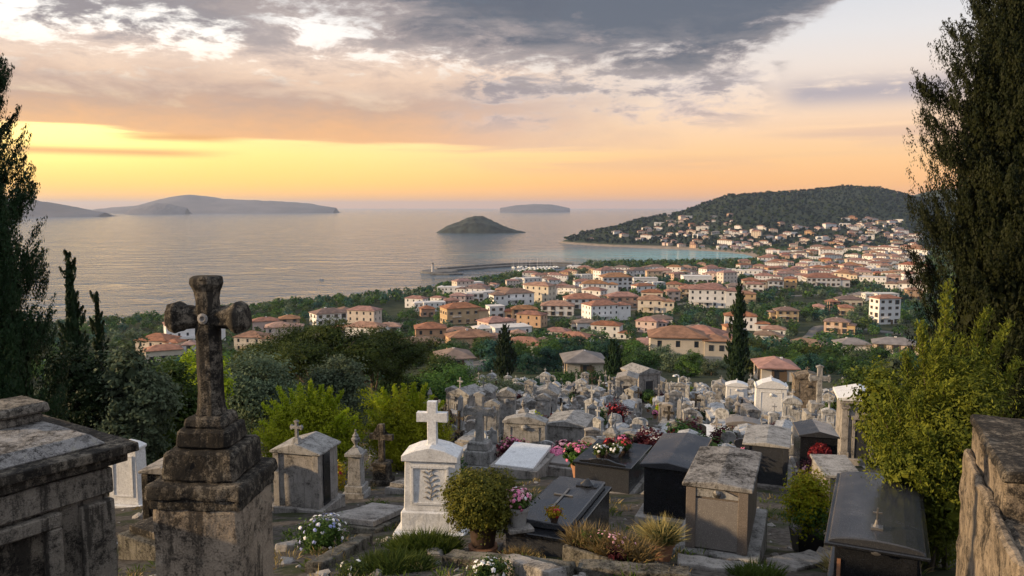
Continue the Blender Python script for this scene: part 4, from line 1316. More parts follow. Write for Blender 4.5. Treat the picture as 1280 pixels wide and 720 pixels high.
root = empty('breakwater', (0, 0, 0), 0, 'long stone breakwater curving out to the small light tower', 'breakwater')
arm = [at_z(a, b_, 0) for a, b_ in ((716, 332.5), (690, 332), (660, 332.5), (630, 333.5), (600, 335.5), (570, 338), (545, 340))]
root.location = arm[3]; off = Vector(root.location)
mb = MB(); strip([p - off for p in arm], 15, -3, 1.7, mb); mb.build('mole', M_QUAY, root)
mb = MB(); strip([p - off + Vector((0, 6.0, 0)) for p in arm], 2.2, -3, 3.4, mb); mb.build('parapet', M_QUAY, root)
hd = at_z(549, 340.5, 0) - off
mb = MB(); mb.lathe([(20, -3), (18, 1.9)], 18, c=hd); mb.build('pier_head', M_QUAY, root, rough=.8, rs=.2)
sp_ = [at_z(a, b_, 0) - off for a, b_ in ((540, 343), (562, 343.5), (577, 343))]
mb = MB(); strip(sp_, 9, -3, 1.3, mb); mb.build('spur', M_QUAY, root)
root = empty('light_tower', at_z(541, 339.5, 1.9), 0, 'small light tower on the end of the breakwater', 'lighthouse')
mb = MB(); mb.lathe([(1.9, 0), (1.5, .6), (1.15, 6.5), (1.6, 6.7), (1.6, 7.0)], 12); mb.build('tower', WALL['stonegrey'], root)
mb = MB(); mb.lathe([(.9, 7.0), (.9, 8.4), (1.1, 8.45), (.1, 9.3)], 10); mb.build('lantern', M_QUAY, root)
for k, (a, b_, w) in enumerate((((632, 345.5), (668, 342), 6), ((640, 341.0), (690, 338.5), 5), ((655, 336.8), (700, 335.6), 5))):
    p0, p1 = at_z(*a, 0), at_z(*b_, 0); root = bpy.data.objects.new('jetty', None)
    mb = MB(); strip([p0 - p0, p1 - p0], w, -2, .9, mb); o = mb.build('jetty', M_QUAY); o.location = p0
    tag(o, ('long jetty nearest the shore in the marina', 'middle jetty of the marina', 'jetty beside the breakwater root')[k], 'jetty', 'jetties of the marina')


def boat(sail, hullm):
    root = empty('sailing_boat' if sail else 'motor_boat', (0, 0, 0)); L = 8.5 if sail else 7.0
    mb = MB(); n = 9; v = []; f = []
    for i in range(n):
        t = i / (n - 1); w = 1.35 * math.sin(math.pi * min(.12 + t * .88, 1)) ** .6 if t < .98 else .05; z = .95 + .35 * t * t
        y = -L / 2 + L * t; v += [(-w, y, z), (-w * .55, y, -.3), (w * .55, y, -.3), (w, y, z)]
    for i in range(n - 1):
        for k in range(3): f.append((i * 4 + k, i * 4 + k + 1, i * 4 + 5 + k, i * 4 + 4 + k))
        f.append((i * 4 + 3, i * 4, i * 4 + 4, i * 4 + 7))
    f += [(0, 3, 2, 1), ((n - 1) * 4, (n - 1) * 4 + 1, (n - 1) * 4 + 2, (n - 1) * 4 + 3)]
    mb._fin(v, f); mb.build('hull', hullm, root)
    mb = MB(); mb.box((0, -.4, 1.35), (1.6, L * .34, .75), top=(1.2, L * .26)); mb.build('cabin', M_HULL, root)
    if sail:
        mb = MB(); mb.tube([(0, .5, 1.2), (0, .5, 11.5)], [.09, .05], 6); mb.tube([(0, .5, 2.4), (0, -3.2, 2.5)], [.12, .1], 6); mb.build('mast', M_MAST, root)
    return root


BT = [boat(True, M_HULL), boat(True, M_HULLB), boat(False, M_HULL)]
bused = set(); rows = [((634, 344.6), (666, 341.2)), ((636, 342.6), (672, 339.8)), ((646, 340.0), (690, 337.4)), ((650, 337.8), (694, 336.8)), ((660, 335.8), (700, 334.6)), ((640, 335.2), (660, 334.4))]
for q, (a, b_) in enumerate(rows):
    for i in range(9 if q < 5 else 4):
        t = (i + rr.uniform(.2, .8)) / (9 if q < 5 else 4); k = rr.choices((0, 1, 2), (5, 1, 3))[0]
        p = at_z(a[0] + (b_[0] - a[0]) * t, a[1] + (b_[1] - a[1]) * t, 0)
        o = BT[k] if k not in bused else copy_tree(BT[k]); bused.add(k)
        o.location = p; o.rotation_euler = (0, 0, rr.choice((0, math.pi)) + rr.uniform(-.2, .5) + .3)
        tag(o, None, 'boat', 'boats moored in the marina')
        later(o, ('white sailing boat', 'blue hulled sailing boat', 'white motor boat')[k], ('in the marina row by the shore', 'in the second marina row', 'at the middle jetty near side', 'at the middle jetty far side', 'along the breakwater root', 'moored against the breakwater')[q])
o = copy_tree(BT[1]); o.scale = (.45, .5, .35); o.location = at_z(402, 349.5, 0); o.rotation_euler = (0, 0, 1.5); tag(o, 'lone small dark boat on the open sea above the shore hotel', 'boat')
# ---------------------------------------------------------------- stones of the cemetery
S_OLD = stone('old_dark_stone', (.235, .20, .155), (.014, .012, .010), .84, 1.6, .92, 1.0, (.36, .33, .25), .45, .9)
S_TAN = stone('old_tan_plaster', (.34, .275, .205), (.016, .013, .011), .60, 1.1, .92, .8, (.42, .38, .30), .3, .9)
S_LIME = stone('grey_limestone', (.36, .335, .31), (.035, .032, .03), .55, 1.5, .9, .8, lich=.3)
S_PALE = stone('pale_limestone', (.38, .37, .355), (.04, .038, .036), .58, 1.6, .9, .7, lich=.2)
S_MARB = stone('white_marble', (.76, .76, .76), (.10, .10, .10), .34, 1.7, .6, .35, (.42, .40, .36), .25, .7)
S_WARM = stone('warm_stone', (.31, .25, .185), (.024, .02, .016), .66, 1.5, .9, .8, lich=.3)
S_FIELD = stone('field_marble', (.53, .535, .54), (.06, .06, .062), .58, 1.8, .8, .5, (.36, .34, .30), .3, .8)
S_TOMB = stone('tomb_stone', (.29, .255, .21), (.02, .018, .016), .62, 1.5, .92, 1.0, (.36, .33, .27), .4, .9)
S_ROOF = stone('weathered_roof_stone', (.34, .325, .31), (.018, .016, .015), .66, 1.5, .9, .8, lich=.4)
S_KERB = stone('mossy_kerb', (.20, .185, .155), (.016, .015, .012), .68, 1.8, .95, 1.0, (.12, .12, .03), .55, .6)


def granite(name, col, fleck, rough, spec=.5):
    m, t, b = new_mat(name); p = pos_socket(t)
    n = t.noise(p, 95, 2, .8); n2 = t.noise(p, 1.8, 5, .6); n3 = t.noise(p, 7, 5, .65)
    c = t.mix(t.smooth(.52, .66, n), col, fleck)
    c = t.mix(t.smooth(.52, .72, n3) * .45, c, tuple(min(1, q * 1.5 + .010) for q in col))
    t.put(b.inputs['Base Color'], c)
    t.put(b.inputs['Roughness'], t.smooth(.4, .8, n2) * .25 + rough); b.inputs['Specular IOR Level'].default_value = spec
    return m


G_BLACK = granite('black_granite', (.010, .011, .014), (.026, .027, .032), .12)
G_DARK = granite('dark_granite', (.030, .032, .038), (.075, .078, .085), .15)
G_GREY = granite('grey_granite', (.16, .145, .135), (.30, .28, .26), .5, .35)
G_BROWN = granite('brown_grey_granite', (.13, .108, .092), (.26, .225, .20), .55, .3)
M_POT = stone('terracotta', (.40, .20, .115), (.10, .06, .04), .4, 4, .85, .3, lich=.35)
M_POTD = plain('dark_pot', (.055, .035, .026), .6, var=.3, scale=9)
M_POTG = stone('stone_pot', (.38, .37, .36), (.08, .075, .07), .4, 4, .85, .4)
M_POTB = plain('black_plastic', (.015, .015, .016), .4)
M_SOIL = plain('soil', (.045, .033, .024), .98, var=.5, scale=30, bump=.8)
M_BRASS = plain('aged_metal', (.20, .19, .18), .45, metal=.8, var=.3)
M_FL = {'pink': plain('petal_pink', (.66, .17, .32), .6, var=.45, scale=25), 'red': plain('petal_red', (.42, .03, .035), .6, var=.4, scale=25), 'white': plain('petal_white', (.78, .77, .76), .6, var=.15, scale=20),
        'blue': plain('petal_blue', (.30, .34, .62), .6, var=.3, scale=25), 'orange': plain('petal_orange', (.62, .20, .05), .6, var=.3, scale=25), 'rose': plain('petal_rose', (.70, .36, .42), .6, var=.4, scale=25)}


def cross_pts(h, w, t, arm=.66, flare=0.0, tip=0.0):
    """outline of an upright cross in XZ, foot at z=0; flare widens the ends, tip adds points"""
    a = t / 2; z0, z1 = h * arm - a, h * arm + a; f = flare; e = w / 2; T = tip
    P = [(-a, 0), (a, 0), (a, z0)]
    def arm_(dx, dz, cx, cz, L):
        # walk round one arm from its right corner (seen along its way)
        nx, nz = dz, -dx
        q = []
        for u, v in ((L - f * 1.6, a), (L - f * 1.2, a + f), (L - f * .3, a + f), (L, a + f * .35 if f else a), (L + T, 0), (L, -(a + f * .35) if f else -a), (L - f * .3, -a - f), (L - f * 1.2, -a - f), (L - f * 1.6, -a)):
            if f == 0 and u != L and not (T and v == 0): continue
            if T == 0 and v == 0: continue
            q.append((cx + dx * u + nx * v, cz + dz * u + nz * v))
        return q
    c = h * arm
    P += arm_(1, 0, 0, c, e) + [(a, z1)] + arm_(0, 1, 0, c, h - c) + [(-a, z1)] + arm_(-1, 0, 0, c, e) + [(-a, z0)]
    return P


def cross_part(root, name, mat, z, h, w, t, dep, arm=.66, flare=0, tip=0, y=0, bevel=.008, x=0, cuts=0, rough=0, **k):
    mb = MB(); mb.prism([(a + x, b_ + z) for a, b_ in cross_pts(h, w, t, arm, flare, tip)], y - dep / 2, y + dep / 2)
    return mb.build(name, mat, root, bevel=bevel, cuts=cuts, rough=rough, **k)


def gable_cap(mb, w, d, z, rise, th, over, y=0, ears=0.0):
    W, Dp = w / 2 + over, d / 2 + over
    pts = [(-W, z), (W, z), (W, z + th), (W * .55, z + th + rise * .62), (0, z + th + rise), (-W * .55, z + th + rise * .62), (-W, z + th)]
    mb.prism(pts, y - Dp, y + Dp)
    if ears:
        for s in (-1, 1): mb.prism([(s * W, z + th * .4), (s * (W - ears), z + th * .4), (s * (W - ears * .8), z + th + ears * .5), (s * (W - ears * .2), z + th + ears)][::s], y - Dp * 1.02, y + Dp * 1.02)


def stele(w, d, h, mat, cap=.10, rise=.16, over=.05, steps=((1.28, 1.5, .16), (1.12, 1.22, .34)), cross=None, panel=True, name='gravestone', ornament=False, ears=.0, crossmat=None, rough=.004):
    root = empty(name, (0, 0, 0)); z = 0
    mb = MB()
    for i, (a, b_, hh) in enumerate(steps):
        mb.box((0, 0, z + hh / 2 - (.25 if i == 0 else 0)), (w * a, d * b_, hh + (.5 if i == 0 else 0)), top=(w * a * .985, d * b_ * .985)); z += hh
    mb.build('base', mat, root, bevel=.018, cuts=.22, rough=rough * 1.5)
    mb = MB(); mb.box((0, 0, z + h / 2), (w, d, h), top=(w * .95, d * .95)); bo = mb.build('body', mat, root, bevel=.012, cuts=.25, rough=rough)
    mb = MB(); gable_cap(mb, w * .95, d * .95, z + h + .002, rise, cap, over, ears=ears); mb.build('cap', mat, root, bevel=.012, cuts=.25, rough=rough)
    if panel:
        mb = MB(); pw, ph = w * .66, h * .74
        for bx, bz, bw, bh in ((-pw / 2, h * .52, .035, ph), (pw / 2, h * .52, .035, ph), (0, h * .52 + ph / 2, pw + .035, .035), (0, h * .52 - ph / 2, pw + .035, .035)): mb.box((bx, -d * .485 - .008, z + bz), (bw, .03, bh))
        mb.build('panel_frame', mat, root)
    if ornament:
        mb = MB(); mb.lathe([(.02, 0), (.11, .03), (.15, .12), (.09, .2), (.02, .24)], 9, c=(0, -d * .48, z + h * .78)); mb.build('carving', mat, root)
    if cross: 
        cz = z + h + cap + rise - .02; cross_part(root, 'cross', crossmat or mat, cz, *cross)
    return root


def cross_monument(mat, ped=((.62, .62, .22), (.46, .46, .42), (.54, .54, .10)), cross=(1.15, .72, .15, .13, .64, .035, .05), name='cross_monument', rough=.006):
    root = empty(name, (0, 0, 0)); z = 0; mb = MB()
    for i, (a, b_, hh) in enumerate(ped): mb.box((0, 0, z + hh / 2 - (.2 if i == 0 else 0)), (a, b_, hh + (.4 if i == 0 else 0)), top=(a * .94, b_ * .94)); z += hh + .001
    mb.build('pedestal', mat, root, bevel=.02, cuts=.16, rough=rough)
    cross_part(root, 'cross', mat, z, *cross, cuts=.2, rough=rough * .6)
    return root


def column_monument(mat, h=1.3, r=.2, urn=True, name='column_monument', sq=True):
    root = empty(name, (0, 0, 0)); mb = MB(); mb.box((0, 0, .0), (r * 3.1, r * 3.1, .5)); mb.box((0, 0, .35), (r * 2.6, r * 2.6, .2)); mb.build('base', mat, root, bevel=.015, cuts=.2, rough=.005)
    mb = MB()
    if sq: mb.box((0, 0, .45 + h / 2), (r * 1.9, r * 1.9, h), top=(r * 1.7, r * 1.7))
    else: mb.lathe([(r * 1.1, .45), (r, .5), (r * .85, .45 + h)], 14)
    mb.build('shaft', mat, root, bevel=.01 if sq else 0, cuts=.2 if sq else 0, rough=.004)
    z = .45 + h; mb = MB(); mb.box((0, 0, z + .05), (r * 2.5, r * 2.5, .1)); mb.box((0, 0, z + .17), (r * 2.1, r * 2.1, .14), top=(r * .9, r * .9)); mb.build('capital', mat, root, bevel=.01)
    if urn: 
        mb = MB(); mb.lathe([(.05, 0), (.09, .02), (.04, .08), (.13, .22), (.14, .28), (.08, .34), (.1, .37), (.05, .43), (.02, .5), (.035, .53), (.005, .57)], 12, c=(0, 0, z + .24)); mb.build('urn', mat, root, smooth=True)
    return root


def obelisk(mat, h=2.1, w=.42, name='obelisk'):
    root = empty(name, (0, 0, 0)); mb = MB(); mb.box((0, 0, 0), (w * 2, w * 2, .5)); mb.box((0, 0, .4), (w * 1.5, w * 1.5, .3)); mb.build('base', mat, root, bevel=.015, cuts=.25, rough=.006)
    mb = MB(); mb.box((0, 0, .55 + h * .46), (w, w, h * .92), top=(w * .66, w * .66)); mb.box((0, 0, .55 + h * .96), (w * .66, w * .66, h * .08), top=(.02, .02)); mb.build('shaft', mat, root, bevel=.008)
    return root


def chest(w, l, h, lid='gable', body=None, lidmat=None, plinth=None, over=.07, lidh=.12, rise=.14, panel=True, name='chest_tomb', ph=.12, po=.12, cross=None, rough=.0):
    """box tomb, front face towards -Y, length runs back along +Y"""
    root = empty(name, (0, 0, 0)); pm = plinth or body
    mb = MB(); mb.box((0, l / 2, ph / 2 - .3), (w + po * 2, l + po * 2, ph + .6)); mb.build('plinth', pm, root, bevel=.015, cuts=.3 if rough else 0, rough=rough)
    mb = MB(); mb.box((0, l / 2, ph + h / 2), (w, l, h)); mb.build('body', body, root, bevel=.012, cuts=.3 if rough else 0, rough=rough)
    W = w / 2 + over; z = ph + h + .002
    if lid == 'gable': pts = [(-W, z), (W, z), (W, z + lidh), (0, z + lidh + rise), (-W, z + lidh)]
    elif lid == 'arch': pts = [(-W, z), (W, z)] + [(W * math.cos(a), z + lidh + rise * math.sin(a)) for a in np.linspace(0.0, math.pi, 11)]
    elif lid == 'hump': pts = [(-W, z), (W, z), (W, z + lidh * .5), (W * .45, z + lidh * .8), (W * .22, z + lidh + rise), (-W * .22, z + lidh + rise), (-W * .45, z + lidh * .8), (-W, z + lidh * .5)]
    else: pts = [(-W, z), (W, z), (W, z + lidh), (-W, z + lidh)]
    mb = MB(); mb.prism(pts, -over, l + over); mb.build('lid', lidmat or body, root, bevel=.014, cuts=.3 if rough else 0, rough=rough)
    if panel:
        for sx_ in (-1, 1):
            mb = MB(); mb.box((sx_ * (w / 2 - .07), -.018, ph + h / 2 - .003), (.14, .05, h - .012)); mb.build('pilaster', body, root, bevel=.006)
    if cross: cross_part(root, 'cross', M_BRASS, z + lidh + (rise if lid != 'flat' else 0) - .01, *cross)
    return root


def ledger(w, l, mat, slab, h=.35, head=0.0, name='ledger_tomb', tilt=.04):
    root = empty(name, (0, 0, 0)); mb = MB(); mb.box((0, l / 2, h / 2 - .25), (w, l, h + .5)); mb.build('kerb', mat, root, bevel=.015)
    mb = MB(); T = Matrix.Translation((0, l / 2 + .02, h + .08)) @ Matrix.Rotation(tilt, 4, 'X'); mb.box((0, 0, 0), (w * .80, l * .88, .11), M=T); mb.build('slab', slab, root, bevel=.012)
    if head:
        mb = MB(); pts = [(-w * .4, h), (w * .4, h), (w * .4, h + head * .7)] + [(w * .4 * math.cos(a), h + head * .7 + head * .3 * math.sin(a)) for a in np.linspace(.2, math.pi - .2, 9)] + [(-w * .4, h + head * .7)]
        mb.prism(pts, l - .18, l - .04); mb.build('headstone', slab, root, bevel=.01)
    return root


def headstone(w, h, d, mat, name='gravestone', shape='round'):
    root = empty(name, (0, 0, 0)); mb = MB(); mb.box((0, 0, -.05), (w * 1.3, d * 2.4, .5)); mb.build('base', mat, root, bevel=.015, cuts=.25, rough=.006)
    if shape == 'round': top = [(w / 2 * math.cos(a), h - w / 2 * .7 + w / 2 * .7 * math.sin(a)) for a in np.linspace(0, math.pi, 11)]
    elif shape == 'ogee': top = [(w / 2, h * .72), (w * .42, h * .80), (w * .22, h * .84), (w * .1, h * .95), (0, h), (-w * .1, h * .95), (-w * .22, h * .84), (-w * .42, h * .80), (-w / 2, h * .72)]
    else: top = [(w / 2, h * .8), (w * .3, h * .8), (w * .25, h), (-w * .25, h), (-w * .3, h * .8), (-w / 2, h * .8)]
    mb = MB(); mb.prism([(-w / 2, .19), (w / 2, .19)] + top, -d / 2, d / 2); mb.build('slab', mat, root, bevel=.012, rough=.004, cuts=.3)
    return root


def chapel(w, l, h, mat, name='tomb_chapel', roofm=None, rise=.5, cross=True):
    root = empty(name, (0, 0, 0)); mb = MB(); mb.box((0, l / 2, -.1), (w + .4, l + .4, .8)); mb.build('plinth', mat, root, bevel=.02)
    mb = MB(); mb.box((0, l / 2, .3 + h / 2), (w, l, h)); mb.build('wall', mat, root, bevel=.015, cuts=.5, rough=.008)
    for s in (-1, 1):
        mb = MB(); mb.box((s * (w / 2 - .14), -.04, .3 + h / 2), (.26, .12, h - .01)); mb.box((s * (w / 2 - .14), -.05, .3 + h - .12), (.34, .18, .14)); mb.box((s * (w / 2 - .14), -.05, .42), (.34, .18, .2)); mb.build('pilaster', mat, root, bevel=.01)
    z = .3 + h + .003; W = w / 2 + .16
    mb = MB(); mb.box((0, l / 2, z + .07), (w + .2, l + .2, .14)); mb.build('cornice', mat, root, bevel=.012)
    mb = MB(); mb.prism([(-W, z + .143), (W, z + .143), (W, z + .24), (0, z + .24 + rise), (-W, z + .24)], -.16, l + .16); mb.build('roof', roofm or mat, root, bevel=.015)
    mb = MB(); dw, dh = w * .34, h * .72; mb.box((0, -.025, .3 + dh / 2), (dw, .06, dh)); mb.build('door', G_DARK, root)
    mb = MB()
    for s in (-1, 1): mb.box((s * (dw / 2 + .06), -.04, .3 + dh / 2), (.11, .1, dh))
    mb.box((0, -.05, .3 + dh + .08), (dw + .32, .14, .15)); mb.build('door_frame', mat, root, bevel=.006)
    if cross: cross_part(root, 'cross', mat, z + .24 + rise - .03, .7, .42, .09, .09, .64, y=.0)
    return root


# ---------------------------------------------------------------- plants on the graves
def foliage_part(root, name, lm, seed, c, rad, n, size, asp=.5, shell=.5, up=.4, sig=.03):
    r = np.random.default_rng(seed)
    co = crown(r, [(c, rad)], max(n // 20, 6), 20, sig, size, asp, shell, up, .8)
    return part(link(name, np_mesh(name, co, 4, [lm])), root)


def blossoms(root, mat, seed, c, rad, n, size, name='blossom', up=1.2):
    r = np.random.default_rng(seed); d = sphere(r, n, up); P = np.array(c) + d * np.array(rad) * (.74 + .42 * r.random((n, 1)))
    Q = []
    for k in range(5):                       # five petals to a flower
        a = 6.283 * k / 5; T = unit(np.cross(d, np.array([.3, .2, 1.0]))); B = np.cross(d, T); dr = T * math.cos(a) + B * math.sin(a)
        Q.append(leaf_quads(P + dr * size * .42, unit(d + dr * .35 + r.normal(size=d.shape) * .1), size, .75, r, along=dr))
    return part(link(name, np_mesh(name, np.concatenate(Q), 4, [mat])), root)


def grass_quads(r, n, rx, ry, h, wd=.012, lean=.35, c=(0, 0, 0)):
    a = r.random(n) * 6.283; q = np.sqrt(r.random(n)); B = np.stack([np.cos(a) * rx * q, np.sin(a) * ry * q, 0 * a], 1) + np.array(c)
    d = r.normal(size=(n, 3)) * lean; d[:, 2] = 1; d[:, :2] += np.stack([np.cos(a), np.sin(a)], 1) * (.35 * q[:, None]); d = unit(d); L = h * (.5 + .7 * r.random((n, 1)))
    s = unit(np.cross(d, r.normal(size=(n, 3)))) * wd
    mid = B + d * L * .55; tip = B + d * L + np.stack([np.cos(a), np.sin(a), -.5 + 0 * a], 1) * L * .18
    return np.stack([B - s * .6, mid - s, tip, mid + s], 1).reshape(-1, 3)


def pot(root, mat, r0, r1, h, name='pot', rim=True, soil=True, seg=20, z=0):
    mb = MB(); pr = [(r0 * .98, z), (r0, z + .01), (r1 * .96, z + h * .82)]
    pr += [(r1 * 1.06, z + h * .83), (r1 * 1.08, z + h), (r1 * .93, z + h), (r1 * .9, z + h * .88)] if rim else [(r1, z + h), (r1 * .92, z + h), (r1 * .9, z + h * .9)]
    mb.lathe(pr, seg); mb.build(name, mat, root, smooth=True)
    if soil: mb = MB(); mb.lathe([(r1 * .9, z + h * .87), (r1 * .5, z + h * .93)], seg); mb.build('soil', M_SOIL, root)


def set_at(root, p, rz, label, cat, dz=0.0, group=None, tilt=(0, 0)):
    root.location = Vector(p) + Vector((0, 0, dz)); root.rotation_euler = (R(tilt[0]), R(tilt[1]), R(rz)); return tag(root, label, cat, group)
# ---------------------------------------------------------------- the graves that can be read one by one
TAKEN = []      # x, y, radius kept free of the smaller graves


def take(p, r): TAKEN.append((p.x, p.y, r))


# weathered cross on its stepped pedestal
P0 = at(268, 600, 6.05); g = gz(P0.x, P0.y); top = P0.z - .03
root = empty('cross_monument', (P0.x, P0.y, g), R(-4), 'dark weathered stone cross with flared arm ends on a tall stepped pedestal', 'monument'); take(P0, .8)
b0 = at(268, 590, 6.05).z - g - .0
mb = MB(); mb.box((0, 0, (b0 - .18 - .4) / 2), (.665, .665, b0 - .18 + .4)); mb.build('pedestal_shaft', S_TAN, root, bevel=.03, seg=2, cuts=.07, rough=.012, rs=7)
mb = MB(); mb.box((0, 0, b0 - .14), (.70, .70, .08)); mb.box((0, 0, b0 - .045), (.745, .745, .11), top=(.73, .73)); mb.build('cornice', S_OLD, root, bevel=.025, seg=2, cuts=.06, rough=.014, rs=9)
z1 = b0 + .011; hs = [.225, .145, .09]; ws = [.57, .405, .325]
for i in range(3):
    mb = MB(); mb.box((0, 0, z1 + hs[i] / 2), (ws[i], ws[i], hs[i]), top=(ws[i] * (.93, .95, .86)[i],) * 2); mb.build('step', S_OLD, root, bevel=.022, seg=1, cuts=.05, rough=.013, rs=9, seed=i + 1); z1 += hs[i] + .001
hC = 1.06; aC = .70
mb = MB()
def oct_bar(mb, pts, rads):
    """eight-sided bar through points with half-widths, chamfered corners"""
    pts = [Vector(p) for p in pts]; v = []; f = []; ax = (pts[-1] - pts[0]).normalized(); u = Vector((0, 1, 0)); w = ax.cross(u)
    for p, r_ in zip(pts, rads):
        c = r_ * .52
        for a, b_ in ((r_, c), (c, r_), (-c, r_), (-r_, c), (-r_, -c), (-c, -r_), (c, -r_), (r_, -c)): v.append(p + u * a + w * b_)
    n = len(pts)
    for i in range(n - 1):
        for k in range(8): f.append((i * 8 + k, i * 8 + (k + 1) % 8, i * 8 + 8 + (k + 1) % 8, i * 8 + 8 + k))
    f += [tuple(range(7, -1, -1)), tuple((n - 1) * 8 + k for k in range(8))]; mb._fin(v, f)
def bar(z0_, z1_, r_): return ([(0, 0, z0_ + (z1_ - z0_) * t) for t in np.linspace(0, 1, 7)], [r_] * 7)
zc = z1 + hC * aC
shaft_p = [(0, 0, z1 - .01), (0, 0, z1 + .05), (0, 0, z1 + .2), (0, 0, zc - .2), (0, 0, zc), (0, 0, zc + .14), (0, 0, z1 + hC - .12), (0, 0, z1 + hC - .06), (0, 0, z1 + hC - .015), (0, 0, z1 + hC)]
oct_bar(mb, shaft_p, [.105, .092, .088, .085, .085, .082, .086, .112, .108, .085])
mb.build('cross', S_OLD, root, bevel=.006, cuts=.045, rough=.010, rs=11, seed=4)
mb = MB()
oct_bar(mb, [(x_, 0, zc) for x_ in (-.31, -.295, -.235, -.18, -.08, 0, .08, .18, .235, .295, .31)], [.072, .098, .118, .090, .080, .080, .080, .090, .118, .098, .072])
mb.build('cross_arms', S_OLD, root, bevel=.006, cuts=.045, rough=.010, rs=11, seed=8)
mb = MB(); mb.lathe([(.038, 0), (.042, .012), (.022, .02), (.012, .006)], 12, M=Matrix.Translation((0, -.082, zc)) @ Matrix.Rotation(R(90), 4, 'X')); mb.build('rosette', S_LIME, root)

# great stone tomb on the left
A = at(134, 578, 6.7); Bz = at_z(0, 614, A.z); dirv = (Bz - A); dirv.z = 0; dirv.normalize()
rz = math.atan2(-dirv.y, -dirv.x); g = gz(A.x, A.y) - .3; root = empty('stone_tomb', (A.x, A.y, g), rz, 'large blackened stone tomb with cornice, slab roof and sunken niche panel at the left edge', 'tomb')
take(A - Vector((1, 0, 0)), 1.6)
Hh = A.z - g; Lr, Dr = 3.4, 2.0          # local: x runs along the front to the right end at 0, y goes back
mb = MB(); mb.box((-Lr / 2, Dr / 2, Hh / 2 - .4), (Lr, Dr, Hh + .8 - .02)); wl = mb.build('wall', S_TOMB, root, bevel=.02, cuts=.16, rough=.010, rs=6)
for x0, wd in ((-.10, .28), (-1.12, .24), (-2.2, .24)): mb = MB(); mb.box((x0 - .03, -.035, Hh / 2 - .15), (wd, .09, Hh - .3)); mb.build('pilaster', S_TOMB, root, bevel=.015, cuts=.12, rough=.008)
mb = MB(); mb.box((-Lr / 2, -.03, Hh - .14), (Lr + .02, .08, .22)); mb.build('frieze', S_TOMB, root, bevel=.012, cuts=.12, rough=.007)
mb = MB()
nx0, nx1, nz0, nz1 = -.98, -.56, Hh - 1.45, Hh - .40
for bx, bz, bw, bh in (((nx0 + nx1) / 2, nz1 + .06, nx1 - nx0 + .24, .12), ((nx0 + nx1) / 2, nz0 - .06, nx1 - nx0 + .24, .12), (nx0 - .06, (nz0 + nz1) / 2, .118, nz1 - nz0 - .004), (nx1 + .06, (nz0 + nz1) / 2, .118, nz1 - nz0 - .004)): mb.box((bx, -.052, bz), (bw, .10, bh))
mb.build('niche_frame', S_TOMB, root, bevel=.012, cuts=.12, rough=.006)
mb = MB(); mb.box(((nx0 + nx1) / 2, -.006, (nz0 + nz1) / 2), (nx1 - nx0 - .01, .02, nz1 - nz0 - .01)); mb.build('niche_panel', S_OLD, root, cuts=.1, rough=.004)
mb = MB(); mb.box((-Lr / 2 + .04, Dr / 2, Hh + .04), (Lr + .16, Dr + .24, .08)); mb.box((-Lr / 2 + .06, Dr / 2, Hh + .125), (Lr + .26, Dr + .36, .08)); mb.build('cornice', S_OLD, root, bevel=.015, seg=2, cuts=.14, rough=.008)
mb = MB(); mb.box((-Lr / 2, Dr / 2, Hh + .215), (Lr - .02, Dr + .06, .09), top=(Lr - .2, Dr - .15)); mb.build('roof_slab', S_ROOF, root, bevel=.015, cuts=.16, rough=.008)
bq = Matrix.Rotation(-rz, 4, 'Z') @ (at_z(12, 528, A.z + .26) - Vector((A.x, A.y, g))); mb = MB(); mb.box((bq.x, bq.y, Hh + .30), (.40, .40, .10)); mb.box((bq.x, bq.y, Hh + .395), (.50, .50, .085), top=(.46, .46)); mb.build('roof_block', S_TOMB, root, bevel=.02, cuts=.12, rough=.01)

# white slab stele at the left with its dark neighbour
p = hit(162, 632); take(p, 1.0); m_ = mpp(p)
r_ = stele(40 * m_, .42, 68 * m_, S_MARB, .07, .10, .03, ((1.3, 1.6, .12),)); set_at(r_, p, -10, 'white slab stele with sunk panel behind the large blackened tomb', 'gravestone')
p = hit(205, 660); take(p, 1.0); m_ = mpp(p)
r_ = chest(52 * m_, 1.3, 62 * m_, 'gable', S_OLD, S_LIME, S_OLD, .06, .06, .10, rough=.008); set_at(r_, p, -8, 'low blackened box tomb partly behind the pedestal of the weathered cross', 'tomb')
p = hit(175, 700); r_ = ledger(1.1, 1.9, S_KERB, S_OLD, .30, tilt=.02); take(p, 1.0); set_at(r_, p, -30, 'sunken blackened ledger slab between the large tomb and the pedestal', 'tomb')

for px, py, w_, l_, ma, sl2, rz_, lab in ((438, 668, .95, 1.7, S_KERB, S_LIME, -16, 'low mossy slab grave right of the white and blue flowers'), (498, 618, .8, 1.6, S_LIME, S_ROOF, -18, 'small grey slab grave left of the tall white tombstone')):
    p = hit(px, py); take(p, .8); r_ = ledger(w_, l_, ma, sl2, .16, tilt=.03); set_at(r_, p, rz_, lab, 'tomb', -.02, None, (-12, 0))
# tomb with small cross on its gable
p = hit(372, 640); take(p, 1.1); m_ = mpp(p)
root = chest(62 * m_, .9, 68 * m_, 'gable', S_LIME, S_PALE, S_LIME, .07, .05, .20, rough=.006); set_at(root, p, -14, 'grey pedimented tomb topped by a little ornate cross, dark band on its side', 'tomb')
z = .12 + 68 * m_ + .25; mb = MB(); mb.box((0, .06, z + .04), (.20, .20, .12), top=(.12, .12)); mb.build('cross_foot', S_PALE, root, bevel=.01)
cross_part(root, 'cross', S_PALE, z + .09, .40, .27, .065, .07, .62, .025, .02, y=.06)
mb = MB(); mb.box((62 * m_ / 2 + .012, .32, .12 + 34 * m_), (.03, .30, 66 * m_)); mb.build('side_panel', G_BLACK, root)

